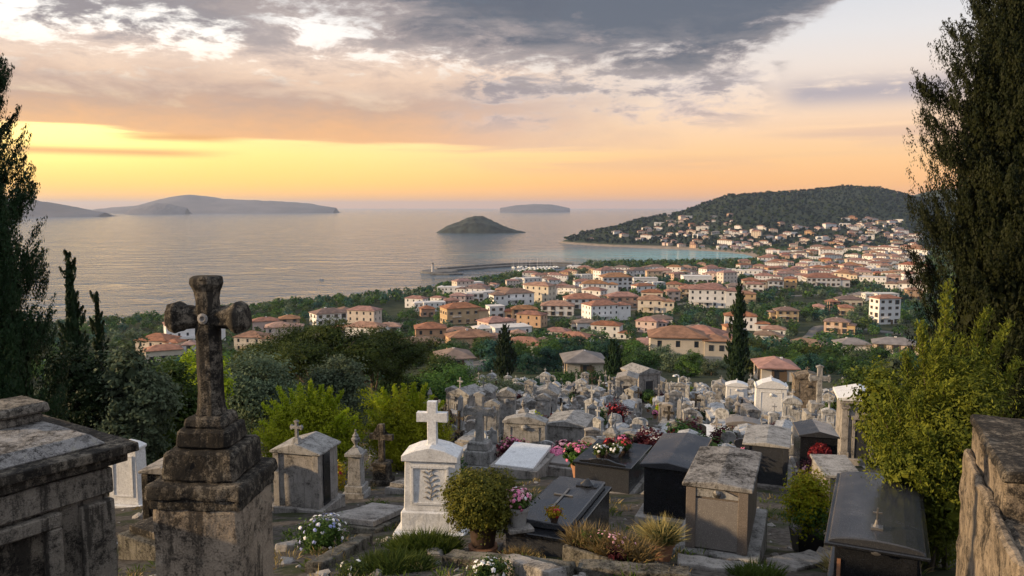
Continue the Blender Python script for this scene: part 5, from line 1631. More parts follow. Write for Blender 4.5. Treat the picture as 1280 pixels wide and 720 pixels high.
# shaft with finial, dark stone cross
p = hit(446, 622); take(p, .9); r_ = column_monument(S_PALE, .92, .22); m_ = mpp(p); s = 78 * m_ / 1.94; r_.scale = (s, s, s); set_at(r_, p, -8, 'stained square pillar with urn finial behind the white and blue flowers', 'monument')
p = hit(478, 606); take(p, .9); m_ = mpp(p); s = 78 * m_ / 1.9
r_ = cross_monument(S_OLD, cross=(1.15, .74, .17, .15, .66, .0, .0)); r_.scale = (s, s, s); set_at(r_, p, -14, 'plain dark stone cross on a block in front of the yellow-green bush', 'monument')

# white tombstone with cross
p = hit(542, 668); take(p, 1.2); m_ = mpp(p)
bw = 66 * m_; root = stele(bw, .50, 62 * m_, S_MARB, .10, .15, .05, ((1.34, 1.9, 13 * m_), (1.10, 1.28, 24 * m_)), None, True, 'gravestone', False, .0)
set_at(root, p, -6, 'tall white marble tombstone with gabled top and plain white cross', 'gravestone')
z = (13 + 24 + 62) * m_ + .22
cross_part(root, 'cross', S_MARB, z - .03, 57 * m_, 38 * m_, 11.5 * m_, .13, .66)
mb = MB(); r5 = random.Random(4)
stem = [(0.0, 0, 0), (.03, 0, .18), (-.02, 0, .36), (.05, 0, .52)]
zb = (37 + 14) * m_; mb.tube([(a, -.245, zb + c) for a, b_, c in stem], [.012, .011, .009, .006], 5)
for i in range(13):
    t = i / 12; a = stem[0][0] + .03 * math.sin(t * 5); zz = zb + .52 * t; sg = 1 if i % 2 else -1
    mb.tube([(a, -.245, zz), (a + sg * .07, -.248, zz + .05), (a + sg * .12, -.245, zz + .03 + .05 * r5.random())], [.007, .016, .004], 5)
mb.build('carving', S_LIME, root)

# stone cross with flared ends behind it
p = hit(600, 585); take(p, 1.2); m_ = mpp(p); s = 95 * m_ / 2.0
r_ = cross_monument(S_PALE, ((.95, .95, .18), (.74, .74, .36), (.56, .56, .20)), (1.26, .80, .20, .17, .62, .045, .04), rough=.012); r_.scale = (s, s, s); set_at(r_, p, -14, 'tan stone cross with flared ends on stepped pedestal behind the white tombstone', 'monument')
# pedimented white tomb and its lower neighbour
p = hit(657, 566); take(p, 1.4); m_ = mpp(p); r_ = stele(54 * m_, .55, 36 * m_, S_PALE, .10, .22, .06, ((1.1, 1.2, .1),), ornament=True); set_at(r_, p, -12, 'pale pedimented stele with a small wreath carving, left of the pink potted flowers', 'gravestone')
p = hit(706, 566); take(p, 1.4); m_ = mpp(p); r_ = chest(50 * m_, 1.8, 30 * m_, 'gable', S_PALE, S_PALE, S_LIME, .08, .06, .18, cross=None); set_at(r_, p, -16, 'low pale gabled box tomb right of the pedimented stele', 'tomb')
p = hit(640, 598); take(p, .9); m_ = mpp(p); r_ = ledger(1.5, 2.0, S_LIME, S_MARB, .28, tilt=.10); set_at(r_, p, -20, 'tilted white slab grave behind the round potted shrub', 'tomb')
p = hit(700, 596); take(p, .9); r_ = ledger(1.1, 2.0, S_LIME, G_GREY, .28, tilt=.06); set_at(r_, p, -22, 'grey slab grave between maroon shrub and pink potted flowers', 'tomb')

# dark granite ledger tomb
f0 = at_z(628, 662, H - 4.5); f1 = at_z(712, 675, H - 4.5); b1 = at_z(765, 608, H - 4.5); v = b1 - f1; rzd = -D(math.atan2(v.x, v.y))
c0 = (f0 + f1) / 2; g = gz(c0.x, c0.y) - .1; root = empty('ledger_tomb', (c0.x, c0.y, g)); wD = (f1 - f0).length; lD = v.length; hD = H - 4.5 - g
take((f0 + b1) / 2, 1.5)
mb = MB(); mb.box((0, lD / 2, hD / 2 - .2), (wD - .06, lD - .06, hD + .4 - .05)); mb.build('kerb', G_DARK, root, bevel=.012)
mb = MB(); mb.box((0, lD / 2, hD - .03), (wD, lD, .06)); mb.build('ledge', G_BLACK, root, bevel=.01)
mb = MB(); mb.box((.02, lD / 2 + .06, hD + .055), (wD * .80, lD * .86, .10)); sl_ = mb.build('slab', G_DARK, root, bevel=.014)
cb = cross_part(root, 'cross', M_BRASS, 0, .95, .30, .035, .02, .70); cb.rotation_euler = (R(-90), 0, 0); cb.location = (-.02, lD * .28, hD + .118)
mb = MB(); mb.lathe([(.09, 0), (.12, .03), (.05, .09), (.02, .12)], 9, c=(.20, lD * .82, hD + .105)); mb.box((.20, lD * .82, hD + .115), (.34, .16, .03)); mb.build('ornament', G_BLACK, root, bevel=.006)
set_at(root, root.location, rzd, 'dark granite slab tomb with thin metal cross, right of the round potted shrub', 'tomb')
Td = Matrix.Translation(root.location) @ Matrix.Rotation(R(rzd), 4, 'Z')

# pot of pink flowers on its stone foot
q = Td @ Vector((-wD * .30, .10, hD)); root = empty('flower_pot', q + Vector((0, 0, .0)), 0.3, 'grey stone pot of pink flowers on the front corner of the dark granite tomb', 'flower pot')
mb = MB(); mb.box((0, 0, .03), (.36, .36, .06)); mb.build('foot', S_LIME, root, bevel=.01)
pot(root, M_POTG, .105, .15, .27, z=.061); foliage_part(root, 'foliage', LM['mid'], 301, (0, 0, .40), (.19, .19, .13), 900, .055)
blossoms(root, M_FL['pink'], 302, (0, 0, .41), (.21, .21, .16), 34, .036); blossoms(root, M_FL['rose'], 303, (0, 0, .41), (.22, .22, .17), 44, .034); blossoms(root, M_FL['white'], 304, (0, 0, .41), (.21, .21, .16), 20, .035)
q = Td @ Vector((wD * .18, .28, hD + .106)); root = empty('flower_pot', q, 0, 'tiny dark pot with reddish rosettes on the dark granite slab', 'flower pot')
pot(root, M_POTD, .05, .07, .09, seg=12); foliage_part(root, 'foliage', LM['auburn'], 311, (0, 0, .13), (.11, .11, .06), 260, .045); blossoms(root, M_FL['red'], 312, (0, 0, .13), (.1, .1, .07), 16, .035)

# round shrub in a dark pot on a terracotta foot
p = hit(604, 690); take(p, .8); m_ = mpp(p); root = empty('potted_shrub', p, 0, 'round clipped green shrub in a brown pot on a terracotta saucer', 'potted plant')
mb = MB(); mb.lathe([(.17, -.1), (.19, .0), (.205, .05), (.215, .10), (.19, .105)], 22); mb.build('saucer', M_POT, root, smooth=True)
pot(root, M_POTD, .165, .215, .36, z=.107, rim=True)
cz = .107 + .36 + .30; rs_ = 47 * m_
co = crown(np.random.default_rng(77), [((0, 0, cz), (rs_ * .98, rs_ * .98, .40))] + [((rs_ * .5 * math.cos(a), rs_ * .5 * math.sin(a), cz + .1 * math.sin(3 * a)), (rs_ * .48, rs_ * .48, .27)) for a in np.linspace(0, 5.5, 7)], 1150, 24, .036, .042, .5, .76, .25, .9)
part(link('crown', np_mesh('crown', co, 4, [LM['box']])), root)
mb = MB(); mb.tube([(0, 0, .42), (.02, 0, .6), (0, .01, .8)], [.03, .025, .01], 6); mb.build('stem', M_BARK, root)

# black box tomb with a planted top
f0 = hit(722, 612); f1 = hit(783, 618); wB = (f1 - f0).length; c0 = (f0 + f1) / 2; m_ = mpp(c0); hB = 30 * m_; take(c0 + Vector((.4, .9, 0)), 1.5)
root = chest(wB, 2.1, hB, 'flat', G_DARK, G_BLACK, S_LIME, .05, .07, 0, False, 'chest_tomb', .10, .10); set_at(root, c0, -24, 'black granite box tomb with flowering plants laid out on its top', 'tomb', -.05)
zt = .10 + hB + .072; mb = MB(); pts = [(-wB * .42, zt), (wB * .42, zt), (wB * .42, zt + .04), (wB * .25, zt + .07), (wB * .1, zt + .13), (-wB * .1, zt + .13), (-wB * .25, zt + .07), (-wB * .42, zt + .04)]
mb.prism(pts, .0, .08); mb.build('scroll_edge', G_BLACK, root, bevel=.008)
TB = Matrix.Translation(root.location) @ Matrix.Rotation(R(-24), 4, 'Z')
for k, (lx, ly, w_, kd, fl_, nm) in enumerate(((-.22, .55, .30, 'grass', 'white', 'white'), (.12, .75, .34, 'grass', 'white', 'leafy green'), (.25, 1.25, .28, 'mid', 'red', 'dark red'), (-.15, 1.2, .26, 'maroon', 'red', 'maroon'), (.1, 1.65, .28, 'maroon', 'pink', 'rose pink'))):
    q = TB @ Vector((lx, ly, zt)); r_ = empty('flower_pot', q, 0, f'low bowl of {nm} plants on top of the black box tomb', 'flower pot')
    pot(r_, M_POTG if k % 2 else M_POTD, .10, .15, .13, seg=14); foliage_part(r_, 'foliage', LM[kd], 320 + k, (0, 0, .18), (w_ * .7, w_ * .7, .13), 500, .06)
    blossoms(r_, M_FL[fl_], 330 + k, (0, 0, .18), (w_ * .72, w_ * .72, .15), 26, .05)

# pots of red and pink flowers before it
for k, (px, py, hp, fl_, kd, lab) in enumerate(((724, 603, 56, 'pink', 'mid', 'tall pot of pink geraniums beside the black box tomb'), (706, 590, 44, 'rose', 'maroon', 'pot of rose coloured flowers left of the pink geraniums'), (742, 592, 40, 'red', 'dark', 'pot of dark red flowers behind the black box tomb corner'))):
    p = hit(px, py); m_ = mpp(p); s = hp * m_ / .95; r_ = empty('flower_pot', p, 0, lab, 'flower pot')
    pot(r_, M_POT if k == 0 else M_POTG, .11, .17, .40, seg=16); foliage_part(r_, 'foliage', LM[kd], 340 + k, (0, 0, .58), (.36, .36, .24), 1300, .085)
    blossoms(r_, M_FL[fl_], 350 + k, (0, 0, .60), (.38, .38, .26), 55, .055); r_.scale = (s, s, s)
for k, (px, py, wp, hp, kd, fl_, lab) in enumerate(((642, 582, 46, 34, 'maroon', 'pink', 'maroon leaved bush with purple flowers before the pale stele'), (418, 612, 24, 30, 'auburn', 'red', 'red flowering bush right of the tomb with the little cross'), (768, 536, 36, 34, 'maroon', 'red', 'dark maroon bush in the middle of the grave field'),
                                      (1020, 604, 44, 26, 'maroon', 'rose', 'rose flowering shrub under the tomb with the red wreath'), (905, 560, 30, 24, 'mid', 'white', 'green leafy plant behind the grey granite tomb'))):
    p = hit(px, py); m_ = mpp(p); r_ = empty('flowering_bush', p, 0, lab, 'bush'); w_, h_ = wp * m_ / 2, hp * m_
    foliage_part(r_, 'foliage', LM[kd], 360 + k, (0, 0, h_ * .5), (w_, w_, h_ * .5), 1600, .09 if p.y < 30 else .14, sig=.08); blossoms(r_, M_FL[fl_], 370 + k, (0, 0, h_ * .5), (w_, w_, h_ * .52), 60, .07)
    mb = MB(); mb.tube([(0, 0, -.2), (0, .02, h_ * .6)], [.04, .02], 6); mb.build('stem', M_BARK, r_)

# dark tomb with low ridged lid
f0, f1 = hit(800, 652), hit(868, 662); wB = 58 * mpp(f0); c0 = (f0 + f1) / 2; m_ = mpp(c0); hB = 62 * m_; take(c0 + Vector((.4, .9, 0)), 1.6)
root = chest(wB, 2.1, hB, 'gable', G_BLACK, G_DARK, S_LIME, .07, .07, .08, False, 'chest_tomb', .16, .14); set_at(root, c0, -22, 'tall black granite tomb under a light reflecting ridged lid, next to grey granite tomb', 'tomb')

# grey granite tomb
c0 = hit(899, 700); take(c0 + Vector((.4, .9, 0)), 1.5); m_ = mpp(c0); wB = 76 * m_; hB = 80 * m_
root = chest(wB, 1.75, hB, 'gable', G_BROWN, S_ROOF, S_PALE, .06, .06, .05, True, 'chest_tomb', .09, .17); set_at(root, c0 + Vector((-.02, .12, 0)), -21, 'brownish grey granite box tomb with weathered ridged lid on a pale plinth', 'tomb')
mb = MB(); mb.prism([(-wB * .36, .09 + hB * .86), (wB * .36, .09 + hB * .86), (wB * .36, .09 + hB * .90), (wB * .12, .09 + hB * .985), (-wB * .36, .09 + hB * .985)], -.03, -.002); mb.build('pale_panel', S_PALE, root)
mb = MB(); mb.box((0, -.012, .09 + hB * .42), (wB * .70, .03, hB * .80)); mb.build('front_panel', G_GREY, root, bevel=.006)
mb = MB(); mb.lathe([(.05, 0), (.06, .02), (.03, .05), (.0, .06)], 8, M=Matrix.Translation((0, -.03, .09 + hB * .93)) @ Matrix.Rotation(R(90), 4, 'X')); mb.build('ornament', M_BRASS, root)
p = hit(956, 610); take(p + Vector((.3, .9, 0)), 1.3); m_ = mpp(p); r_ = chest(52 * m_, 2.0, 48 * m_, 'gable', G_DARK, S_PALE, S_LIME, .06, .05, .08); set_at(r_, p, -20, 'dark tomb with pale lid directly behind the brownish grey granite tomb', 'tomb')
p = hit(880, 560); take(p, 1.4); m_ = mpp(p); r_ = ledger(1.4, 2.3, S_PALE, S_MARB, .35, tilt=.08); set_at(r_, p, -24, 'broad pale slab tomb behind the tall black granite tomb', 'tomb')

# tomb with the red wreath
p = hit(1022, 594); take(p, 1.5); m_ = mpp(p); root = chest(44 * m_, 1.6, 44 * m_, 'gable', G_BLACK, G_DARK, S_LIME, .06, .06, .16, False); set_at(root, p, -12, 'black granite tomb with ridged lid carrying a red wreath on its front', 'tomb')
w_ = empty('wreath', Vector(root.location) + Vector((0, -.13, .12 + 24 * m_)), R(-12), 'round wreath of dark red flowers leaning on the black tomb', 'wreath')
r = np.random.default_rng(9); a = r.random(900) * 6.283; q = 15 * m_ * (.25 + .8 * r.random(900)); P = np.stack([q * np.cos(a), r.normal(size=900) * .03 - .04, q * np.sin(a) * 1.05], 1) * np.array([.85, 1, .85])
part(link('petals', np_mesh('petals', leaf_quads(P, unit(np.array([[0, -1.0, .2]]) + r.normal(size=(900, 3)) * .5), .11, .7, r), 4, [plain('wreath_red', (.20, .012, .018), .6, var=.5, scale=30)])), w_)

# black polished tomb on the right
c0 = at(1096, 668, 8.6); g = gz(c0.x, c0.y) - .25; zt = c0.z; take(c0 + Vector((.2, .9, 0)), 1.5); wB = 96 * mpp(c0)
root = chest(wB, 2.35, zt - g - .30, 'arch', G_BLACK, G_DARK, G_BLACK, .075, .05, .085, False, 'chest_tomb', .12, .10); set_at(root, (c0.x, c0.y, g), -25, 'polished black granite tomb with a gently curved lid and a small metal crucifix', 'tomb')
mb = MB(); mb.box((0, 1.175, zt - g - .155), (wB + .22, 2.6, .045)); mb.build('cornice', G_BLACK, root, bevel=.012)
zl = zt - g - .30 + .12 + .13
mb = MB(); mb.box((0, .30, zl + .015), (.13, .13, .03)); mb.lathe([(.05, 0), (.03, .03), (.018, .08)], 8, c=(0, .30, zl + .03)); mb.build('cross_foot', M_BRASS, root)
cross_part(root, 'cross', M_BRASS, zl + .08, .17, .10, .018, .018, .66, y=.30, bevel=.003)
mb = MB(); mb.lathe([(.055, 0), (.05, .012), (.02, .016)], 12, M=Matrix.Translation((.0, -.11, zt - g - .17)) @ Matrix.Rotation(R(90), 4, 'X') @ Matrix.Scale(.55, 4, (0, 1, 0))); mb.build('plaque', M_BRASS, root)
mb = MB(); mb.box((-wB / 2 + .05, -.012, (zt - g) / 2 - .1), (.04, .03, zt - g - .5)); mb.build('trim', M_POT, root)

# tall stone tomb with a pale roof
p = hit(1076, 582); take(p, 1.8); m_ = mpp(p); root = chapel(50 * m_, 1.7, 68 * m_, S_LIME, 'tomb_chapel', S_MARB, .22, False); set_at(root, p, -16, 'tall grey stone tomb house with pale gabled roof left of the feathery shrub', 'tomb')

# stepped wall on the right
A = at_z(1216, 524, H - 2.05); B = at_z(1262, 606, H - 2.05); v = A - B; v.z = 0; L = v.length; v.normalize(); rw = math.atan2(-v.x, v.y); C0 = A + v * .0; g = gz(A.x, A.y)
root = empty('stone_wall', (A.x, A.y, H - 2.05), rw, 'stepped old stone enclosure wall with blackened top at the right edge', 'wall')     # local y runs along the wall, 0 at the far end, -y nearer
mb = MB(); mb.box((.20, -.9, -.9), (.40, 1.8, 1.72)); mb.build('upper_wall', S_WARM, root, bevel=.02, cuts=.07, rough=.03, rs=5)
mb = MB(); mb.box((.21, -.9, .0), (.46, 1.86, .09)); mb.build('coping', S_OLD, root, bevel=.02, cuts=.12, rough=.016, rs=5)
mb = MB(); mb.box((-.03, -1.35, -1.17), (.08, 2.72, 1.75)); mb.box((.25, -2.25, -1.19), (.48, .9, 1.75)); mb.build('lower_step', S_WARM, root, bevel=.025, cuts=.07, rough=.035, rs=5, seed=3)
mb = MB(); mb.box((.95, -.16, -.9), (1.10, .32, 1.70)); mb.box((.95, -.16, .0), (1.12, .38, .09)); mb.build('end_wall', S_OLD, root, bevel=.02, cuts=.14, rough=.015)
mb = MB(); mb.box((.95, -1.1, -.35), (1.08, 1.5, .3)); mb.build('soil', M_SOIL, root)
mb = MB(); mb.box((.98, -1.98, -.9), (1.10, .30, 1.70)); mb.box((.98, -1.98, .0), (1.12, .36, .085)); mb.build('near_wall', S_OLD, root, bevel=.02, cuts=.14, rough=.015)
take(A, 1.2)
TW = Matrix.Translation(root.location) @ Matrix.Rotation(rw, 4, 'Z')
for k, (lx, ly, s) in enumerate(((.62, -.45, 1.0), (.9, -.75, .8), (.75, -1.5, .9))):
    q = TW @ Vector((lx, ly, -.2)); r_ = empty('flowering_plant', q, 0, ('orange flowering plant in the far corner of the stone enclosure', 'orange flowering plant right of the corner plant in the enclosure', 'leafy plant hanging over the near part of the enclosure wall')[k], 'plant')
    foliage_part(r_, 'foliage', LM['mid' if k < 2 else 'pine'], 380 + k, (0, 0, .17 * s), (.22 * s, .22 * s, .17 * s), 700, .05); blossoms(r_, M_FL['orange'], 390 + k, (0, 0, .2 * s), (.2 * s, .2 * s, .22 * s), 22 if k < 2 else 5, .045)

# shrub in a black pot
p = hit(1008, 690); take(p, .7); m_ = mpp(p); root = empty('potted_shrub', p, 0, 'yellow and orange leaved shrub in a black pot between the granite tombs', 'potted plant')
mb = MB(); mb.box((0, 0, .17), (.34, .34, .40), top=(.46, .46)); mb.build('pot', M_POTB, root, bevel=.01)
h_ = 100 * m_; foliage_part(root, 'flower_sprays', LM['auburn'], 400, (0, 0, h_ * .72), (24 * m_, 24 * m_, h_ * .34), 1500, .05, sig=.06); foliage_part(root, 'crown', LM['lime'], 401, (0, 0, h_ * .60), (28 * m_, 28 * m_, h_ * .38), 3600, .056, sig=.06); foliage_part(root, 'lower_foliage', LM['mid'], 402, (.06, 0, h_ * .48), (30 * m_, 28 * m_, h_ * .26), 2600, .05, sig=.05)
mb = MB(); mb.tube([(0, 0, .3), (.02, 0, h_ * .6), (0, 0, h_ * .85)], [.025, .02, .008], 6); mb.build('stem', M_BARK, root)

# stone trough with dry grasses, terracotta pot
f0, f1 = hit(716, 705), hit(806, 716); c0 = (f0 + f1) / 2; wT = (f1 - f0).length; a = math.atan2(f1.y - f0.y, f1.x - f0.x); take(c0, .9)
root = empty('planter_trough', c0, a, 'old stone trough planted with dry yellow grasses', 'planter'); dT = .42; hT = .24
mb = MB()
for c, s in (((0, -dT / 2, hT / 2 - .1), (wT, .06, hT + .2)), ((0, dT / 2, hT / 2 - .1), (wT, .06, hT + .2)), ((-wT / 2 + .03, 0, hT / 2 - .1), (.058, dT - .062, hT + .19)), ((wT / 2 - .03, 0, hT / 2 - .1), (.058, dT - .062, hT + .19))): mb.box(c, s)
mb.build('trough', S_KERB, root, bevel=.012, cuts=.08, rough=.007)
mb = MB(); mb.box((0, 0, hT - .08), (wT - .1, dT - .08, .08)); mb.build('soil', M_SOIL, root)
r = np.random.default_rng(31)
co = np.concatenate([grass_quads(r, 240, .15, .12, .30, .007, .4, (x_, r.normal() * .04, hT - .05)) for x_ in np.linspace(-wT * .4, wT * .4, 7)]); part(link('grass_tuft', np_mesh('grass_tuft', co, 4, [LM['dry']])), root)
foliage_part(root, 'foliage', LM['grass'], 411, (-.2, 0, hT + .06), (.25, .13, .12), 700, .04); foliage_part(root, 'dark_leaves', LM['maroon'], 412, (.22, -.05, hT + .03), (.16, .12, .09), 400, .04)
blossoms(root, M_FL['rose'], 413, (0, 0, hT + .1), (wT * .4, .14, .12), 40, .02)
p = hit(826, 700); root = empty('flower_pot', p, 0, 'terracotta pot of feathery dry flowers at the end of the stone trough', 'flower pot'); pot(root, M_POT, .13, .18, .27); take(p, .5)
r = np.random.default_rng(32); part(link('grass_tuft', np_mesh('grass_tuft', grass_quads(r, 900, .17, .17, .36, .006, .5, (0, 0, .22)), 4, [LM['dry']])), root); foliage_part(root, 'foliage', LM['pine'], 421, (0, 0, .36), (.22, .22, .12), 700, .035)

# planted beds, tufts and kerbs in front
def bed(px, py, wp, hp, kd, fls, lab, n=1500, leaf=.04, seed=1):
    p = hit(px, py); m_ = mpp(p); r_ = empty('flower_bed', p, 0, lab, 'flower bed'); w_, h_ = wp * m_ / 2, hp * m_
    foliage_part(r_, 'foliage', LM[kd], 430 + seed, (0, 0, h_ * .30), (w_, w_ * .8, h_ * .6), n, leaf, sig=.05)
    for k, (f, c) in enumerate(fls): blossoms(r_, M_FL[f], 440 + seed * 5 + k, (0, 0, h_ * .30), (w_ * .95, w_ * .78, h_ * .70), c, .036)
bed(404, 688, 72, 46, 'mid', (('white', 34), ('blue', 44)), 'clump of white and pale blue flowers between pedestal and white tombstone', 2600, .045, 1)
bed(612, 724, 60, 26, 'mid', (('white', 40),), 'low bed of white flowers at the bottom kerb', 1400, .04, 2)
bed(442, 724, 40, 24, 'pine', (('white', 8),), 'dry leafy clump at the bottom photo edge', 900, .035, 3)
def tuft(px, py, wp, hp, kd, lab, n=1500, seed=1, wd=.006):
    p = hit(px, py); m_ = mpp(p); r_ = empty('grass_clump', p, 0, lab, 'grass clump'); r = np.random.default_rng(seed)
    co = np.concatenate([grass_quads(r, n // 9, wp * m_ * .2, wp * m_ * .13, hp * m_, wd, .4, (wp * m_ * .36 * math.cos(a), wp * m_ * .2 * math.sin(a), -.02)) for a in np.linspace(0, 5.6, 8)] + [grass_quads(r, n // 6, wp * m_ * .3, wp * m_ * .2, hp * m_ * 1.15, wd, .4)])
    part(link('blades', np_mesh('blades', co, 4, [LM[kd]])), r_)
tuft(532, 690, 76, 24, 'grass', 'bright green grass clump in front of the white tombstone', 4200, 51)
tuft(492, 714, 84, 24, 'pine', 'olive green grass clump below the bright green one', 2600, 52)
tuft(650, 700, 40, 16, 'dry', 'thin dry grass clump growing on the mossy kerb', 700, 53)
tuft(1065, 716, 60, 26, 'dry', 'dry grass clump beside the polished black tomb', 900, 54)
tuft(945, 722, 60, 20, 'grass', 'low green grass clump in front of the brownish grey tomb', 900, 55)


def kerb(a, b_, w, h, lab, mat=S_KERB, n=1, seed=0):
    A, B = hit(*a), hit(*b_); c = (A + B) / 2; root = empty('stone_kerb', c, math.atan2(B.y - A.y, B.x - A.x), lab, 'kerb'); L = (B - A).length
    mb = MB(); mb.box((0, 0, h / 2 - .2), (L, w, h + .4), top=(L * .99, w * .9)); mb.build('kerb_block', mat, root, bevel=.03, seg=2, cuts=.09, rough=.022, rs=5, seed=seed)
    sl = math.atan2(B.z - A.z, L); root.rotation_euler = (0, -sl, root.rotation_euler.z)
kerb((560, 706), (716, 722), .30, .16, 'long mossy kerb along the bottom in front of the dark granite tomb', seed=1)
kerb((722, 719), (866, 730), .30, .16, 'mossy kerb continuing under the stone trough', seed=2)
kerb((392, 716), (458, 680), .26, .14, 'slanting kerb left of the olive green grass', seed=3)
kerb((350, 690), (430, 668), .24, .12, 'broken kerb beside the pale blue flowers', S_LIME, seed=4)
kerb((846, 706), (968, 722), .34, .10, 'pale kerb under the front of the brownish grey tomb', S_LIME, seed=5)
kerb((975, 712), (1030, 700), .5, .10, 'flat stone slab in front of the black plant pot', S_LIME, seed=6)
kerb((455, 640), (505, 655), .22, .14, 'short kerb left of the white tombstone', S_LIME, seed=7)
kerb((395, 655), (455, 640), .26, .10, 'worn kerb below the square pillar with urn', S_LIME, seed=8)
kerb((635, 715), (700, 735), .25, .2, 'lichen covered block at the bottom photo edge', S_LIME, seed=9)

# marble steles and tall monuments right of the centre
for k, (px, py, wp, hp, mat, rise, lab, cr, rz) in enumerate((
        (962, 530, 38, 44, S_MARB, .50, 'tall white marble stele with curved pediment and small carved figure panel', (.30, .2, .06, .06, .64), -12),
        (920, 510, 26, 26, S_MARB, .30, 'white marble stele with pointed top left of the tall curved one', (.28, .12, .06, .06, .6), -12),
        (1007, 524, 34, 50, S_WARM, .40, 'tall cream stele with ornate crest right of the curved marble stele', (.40, .3, .08, .08, .62), -10),
        (928, 555, 40, 24, G_GREY, .16, 'grey ridged headstone standing in front of the pointed white stele', None, -14))):
    p = hit(px, py); take(p, 1.3); m_ = mpp(p)
    r_ = stele(wp * m_, wp * m_ * .55, hp * m_, mat, .12, rise, .09, ((1.25, 1.3, .2),) if k < 3 else ((1.05, 1.1, .08),), cr, True, 'gravestone', k < 3, .14 if k in (0, 2) else 0); set_at(r_, p, rz, lab, 'gravestone')
p = hit(1022, 540); take(p, 1.6); m_ = mpp(p); s = 84 * m_ / 2.55; r_ = cross_monument(S_PALE, ((1.5, 1.2, .35), (1.1, .9, .45), (.7, .6, .35)), (1.4, .74, .18, .16, .66, .05, .04), rough=.03); r_.scale = (s, s, s); set_at(r_, p, -10, 'tall stone cross on a rocky stepped mound left of the tall grey tomb house', 'monument')
p = hit(800, 500); take(p, 3.2); m_ = mpp(p); r_ = chapel(58 * m_ * .55, 3.2, 27 * m_, S_LIME, 'tomb_chapel', S_PALE, .5, False); set_at(r_, p + Vector((1.0, .5, 0)), 24, 'grey mortuary chapel with pale roof at the far end of the graves', 'chapel')
p = hit(783, 503); take(p, 2.0); m_ = mpp(p); r_ = chapel(34 * m_ * .7, 2.2, 24 * m_, S_PALE, 'tomb_chapel', S_LIME, .3, False); set_at(r_, p, -12, 'ornate small chapel with pilasters adjoining the grey mortuary chapel', 'chapel')
p = hit(848, 496); take(p, 1.0); m_ = mpp(p)
root = empty('lamp_post', p, 0, 'white curved lamp post at the far end of the graves', 'lamp post'); hL = 28 * m_
mb = MB(); mb.tube([(0, 0, -.3), (0, 0, hL * .85), (-.05, 0, hL * .97), (-.25, 0, hL), (-.45, 0, hL * .97)], [.12, .09, .08, .07, .06], 8); mb.build('pole', S_MARB, root, smooth=True)
mb = MB(); mb.lathe([(.08, .12), (.2, .0), (.22, -.05), (.05, -.1)], 10, c=(-.5, 0, hL * .95)); mb.build('lamp_head', S_MARB, root)
# ---------------------------------------------------------------- the field of graves
rf = random.Random(17)
FP = []
def fp(root, desc, r, wgt): FP.append((root, desc, r, wgt))
fp(stele(.80, .40, 1.15, S_FIELD, .08, .14, .05, cross=(.62, .40, .09, .09, .64)), 'white stele with a cross on its gable', .75, 5)
fp(stele(.95, .42, 1.5, S_PALE, .10, .25, .07, ornament=True, ears=.10), 'pale stele with a carved pediment', .8, 5)
fp(stele(.70, .36, .95, S_LIME, .07, .10, .04), 'grey gabled stele', .7, 5)
fp(stele(1.15, .50, 1.35, S_FIELD, .10, .30, .08, cross=(.4, .26, .07, .07, .64), ornament=True), 'broad white stele with high pediment', .9, 4)
fp(cross_monument(S_LIME), 'grey cross on a pedestal', .6, 7)
fp(cross_monument(S_FIELD, cross=(1.0, .6, .12, .11, .66, 0, 0)), 'white cross on a pedestal', .6, 8)
fp(cross_monument(S_OLD, ((.7, .7, .3), (.5, .5, .5), (.6, .6, .1)), (1.3, .8, .17, .14, .64, .05, .03)), 'blackened cross with flared ends', .6, 3)
fp(column_monument(S_PALE, 1.1, .22), 'pale square pillar with an urn', .6, 3)
fp(column_monument(S_LIME, 1.3, .20, True, sq=False), 'grey round column with an urn', .6, 2)
fp(obelisk(S_PALE), 'pale obelisk', .6, 2)
fp(chest(.95, 2.0, .62, 'gable', S_PALE, S_FIELD, S_LIME, .06, .06, .14), 'pale box tomb with a ridged lid', 1.0, 8)
fp(chest(1.0, 2.0, .55, 'flat', S_LIME, S_PALE, S_LIME, .06, .08, 0), 'grey box tomb with flat pale lid', 1.0, 8)
fp(chest(.95, 2.0, .70, 'gable', G_DARK, G_DARK, S_LIME, .06, .06, .14), 'dark granite box tomb', 1.0, 3)
fp(chest(1.1, 2.1, .80, 'hump', S_FIELD, S_FIELD, S_PALE, .06, .08, .12), 'white box tomb with raised lid', 1.1, 6)
fp(chest(1.0, 1.9, .95, 'arch', S_PALE, S_LIME, S_LIME, .06, .06, .14, rough=.01), 'tall pale box tomb with a curved lid', 1.1, 4)
fp(ledger(1.05, 2.0, S_PALE, S_FIELD, .35, .75), 'white slab grave with rounded headstone', 1.0, 7)
fp(ledger(1.05, 2.0, S_LIME, S_PALE, .30, .0, tilt=.05), 'pale flat slab grave', 1.0, 6)
fp(ledger(1.0, 2.0, S_LIME, G_DARK, .30, .7), 'dark slab grave with headstone', 1.0, 3)
fp(headstone(.72, 1.15, .16, S_PALE), 'pale round topped headstone', .6, 5)
fp(headstone(.85, 1.30, .18, S_FIELD, shape='ogee'), 'white headstone with curved shoulders', .6, 5)
fp(headstone(.80, 1.05, .18, S_LIME, shape='step'), 'grey headstone with stepped top', .6, 4)
fp(chapel(1.25, 1.5, 1.7, S_PALE, rise=.35), 'little pale tomb house', 1.3, 2)
fp(chapel(1.4, 1.7, 1.9, S_LIME, rise=.4), 'little grey tomb house', 1.4, 1)
fused = set()


def fzone(px, y):
    a = 'near pink geraniums' if px < 700 else 'below mortuary chapel' if px < 850 else 'below lone cypress' if px < 955 else 'by marble steles' if px < 1040 else 'near feathery shrub'
    return ('in front ' if y < 34 else 'midway ' if y < 52 else 'far ' if y < 72 else 'hindmost ') + a


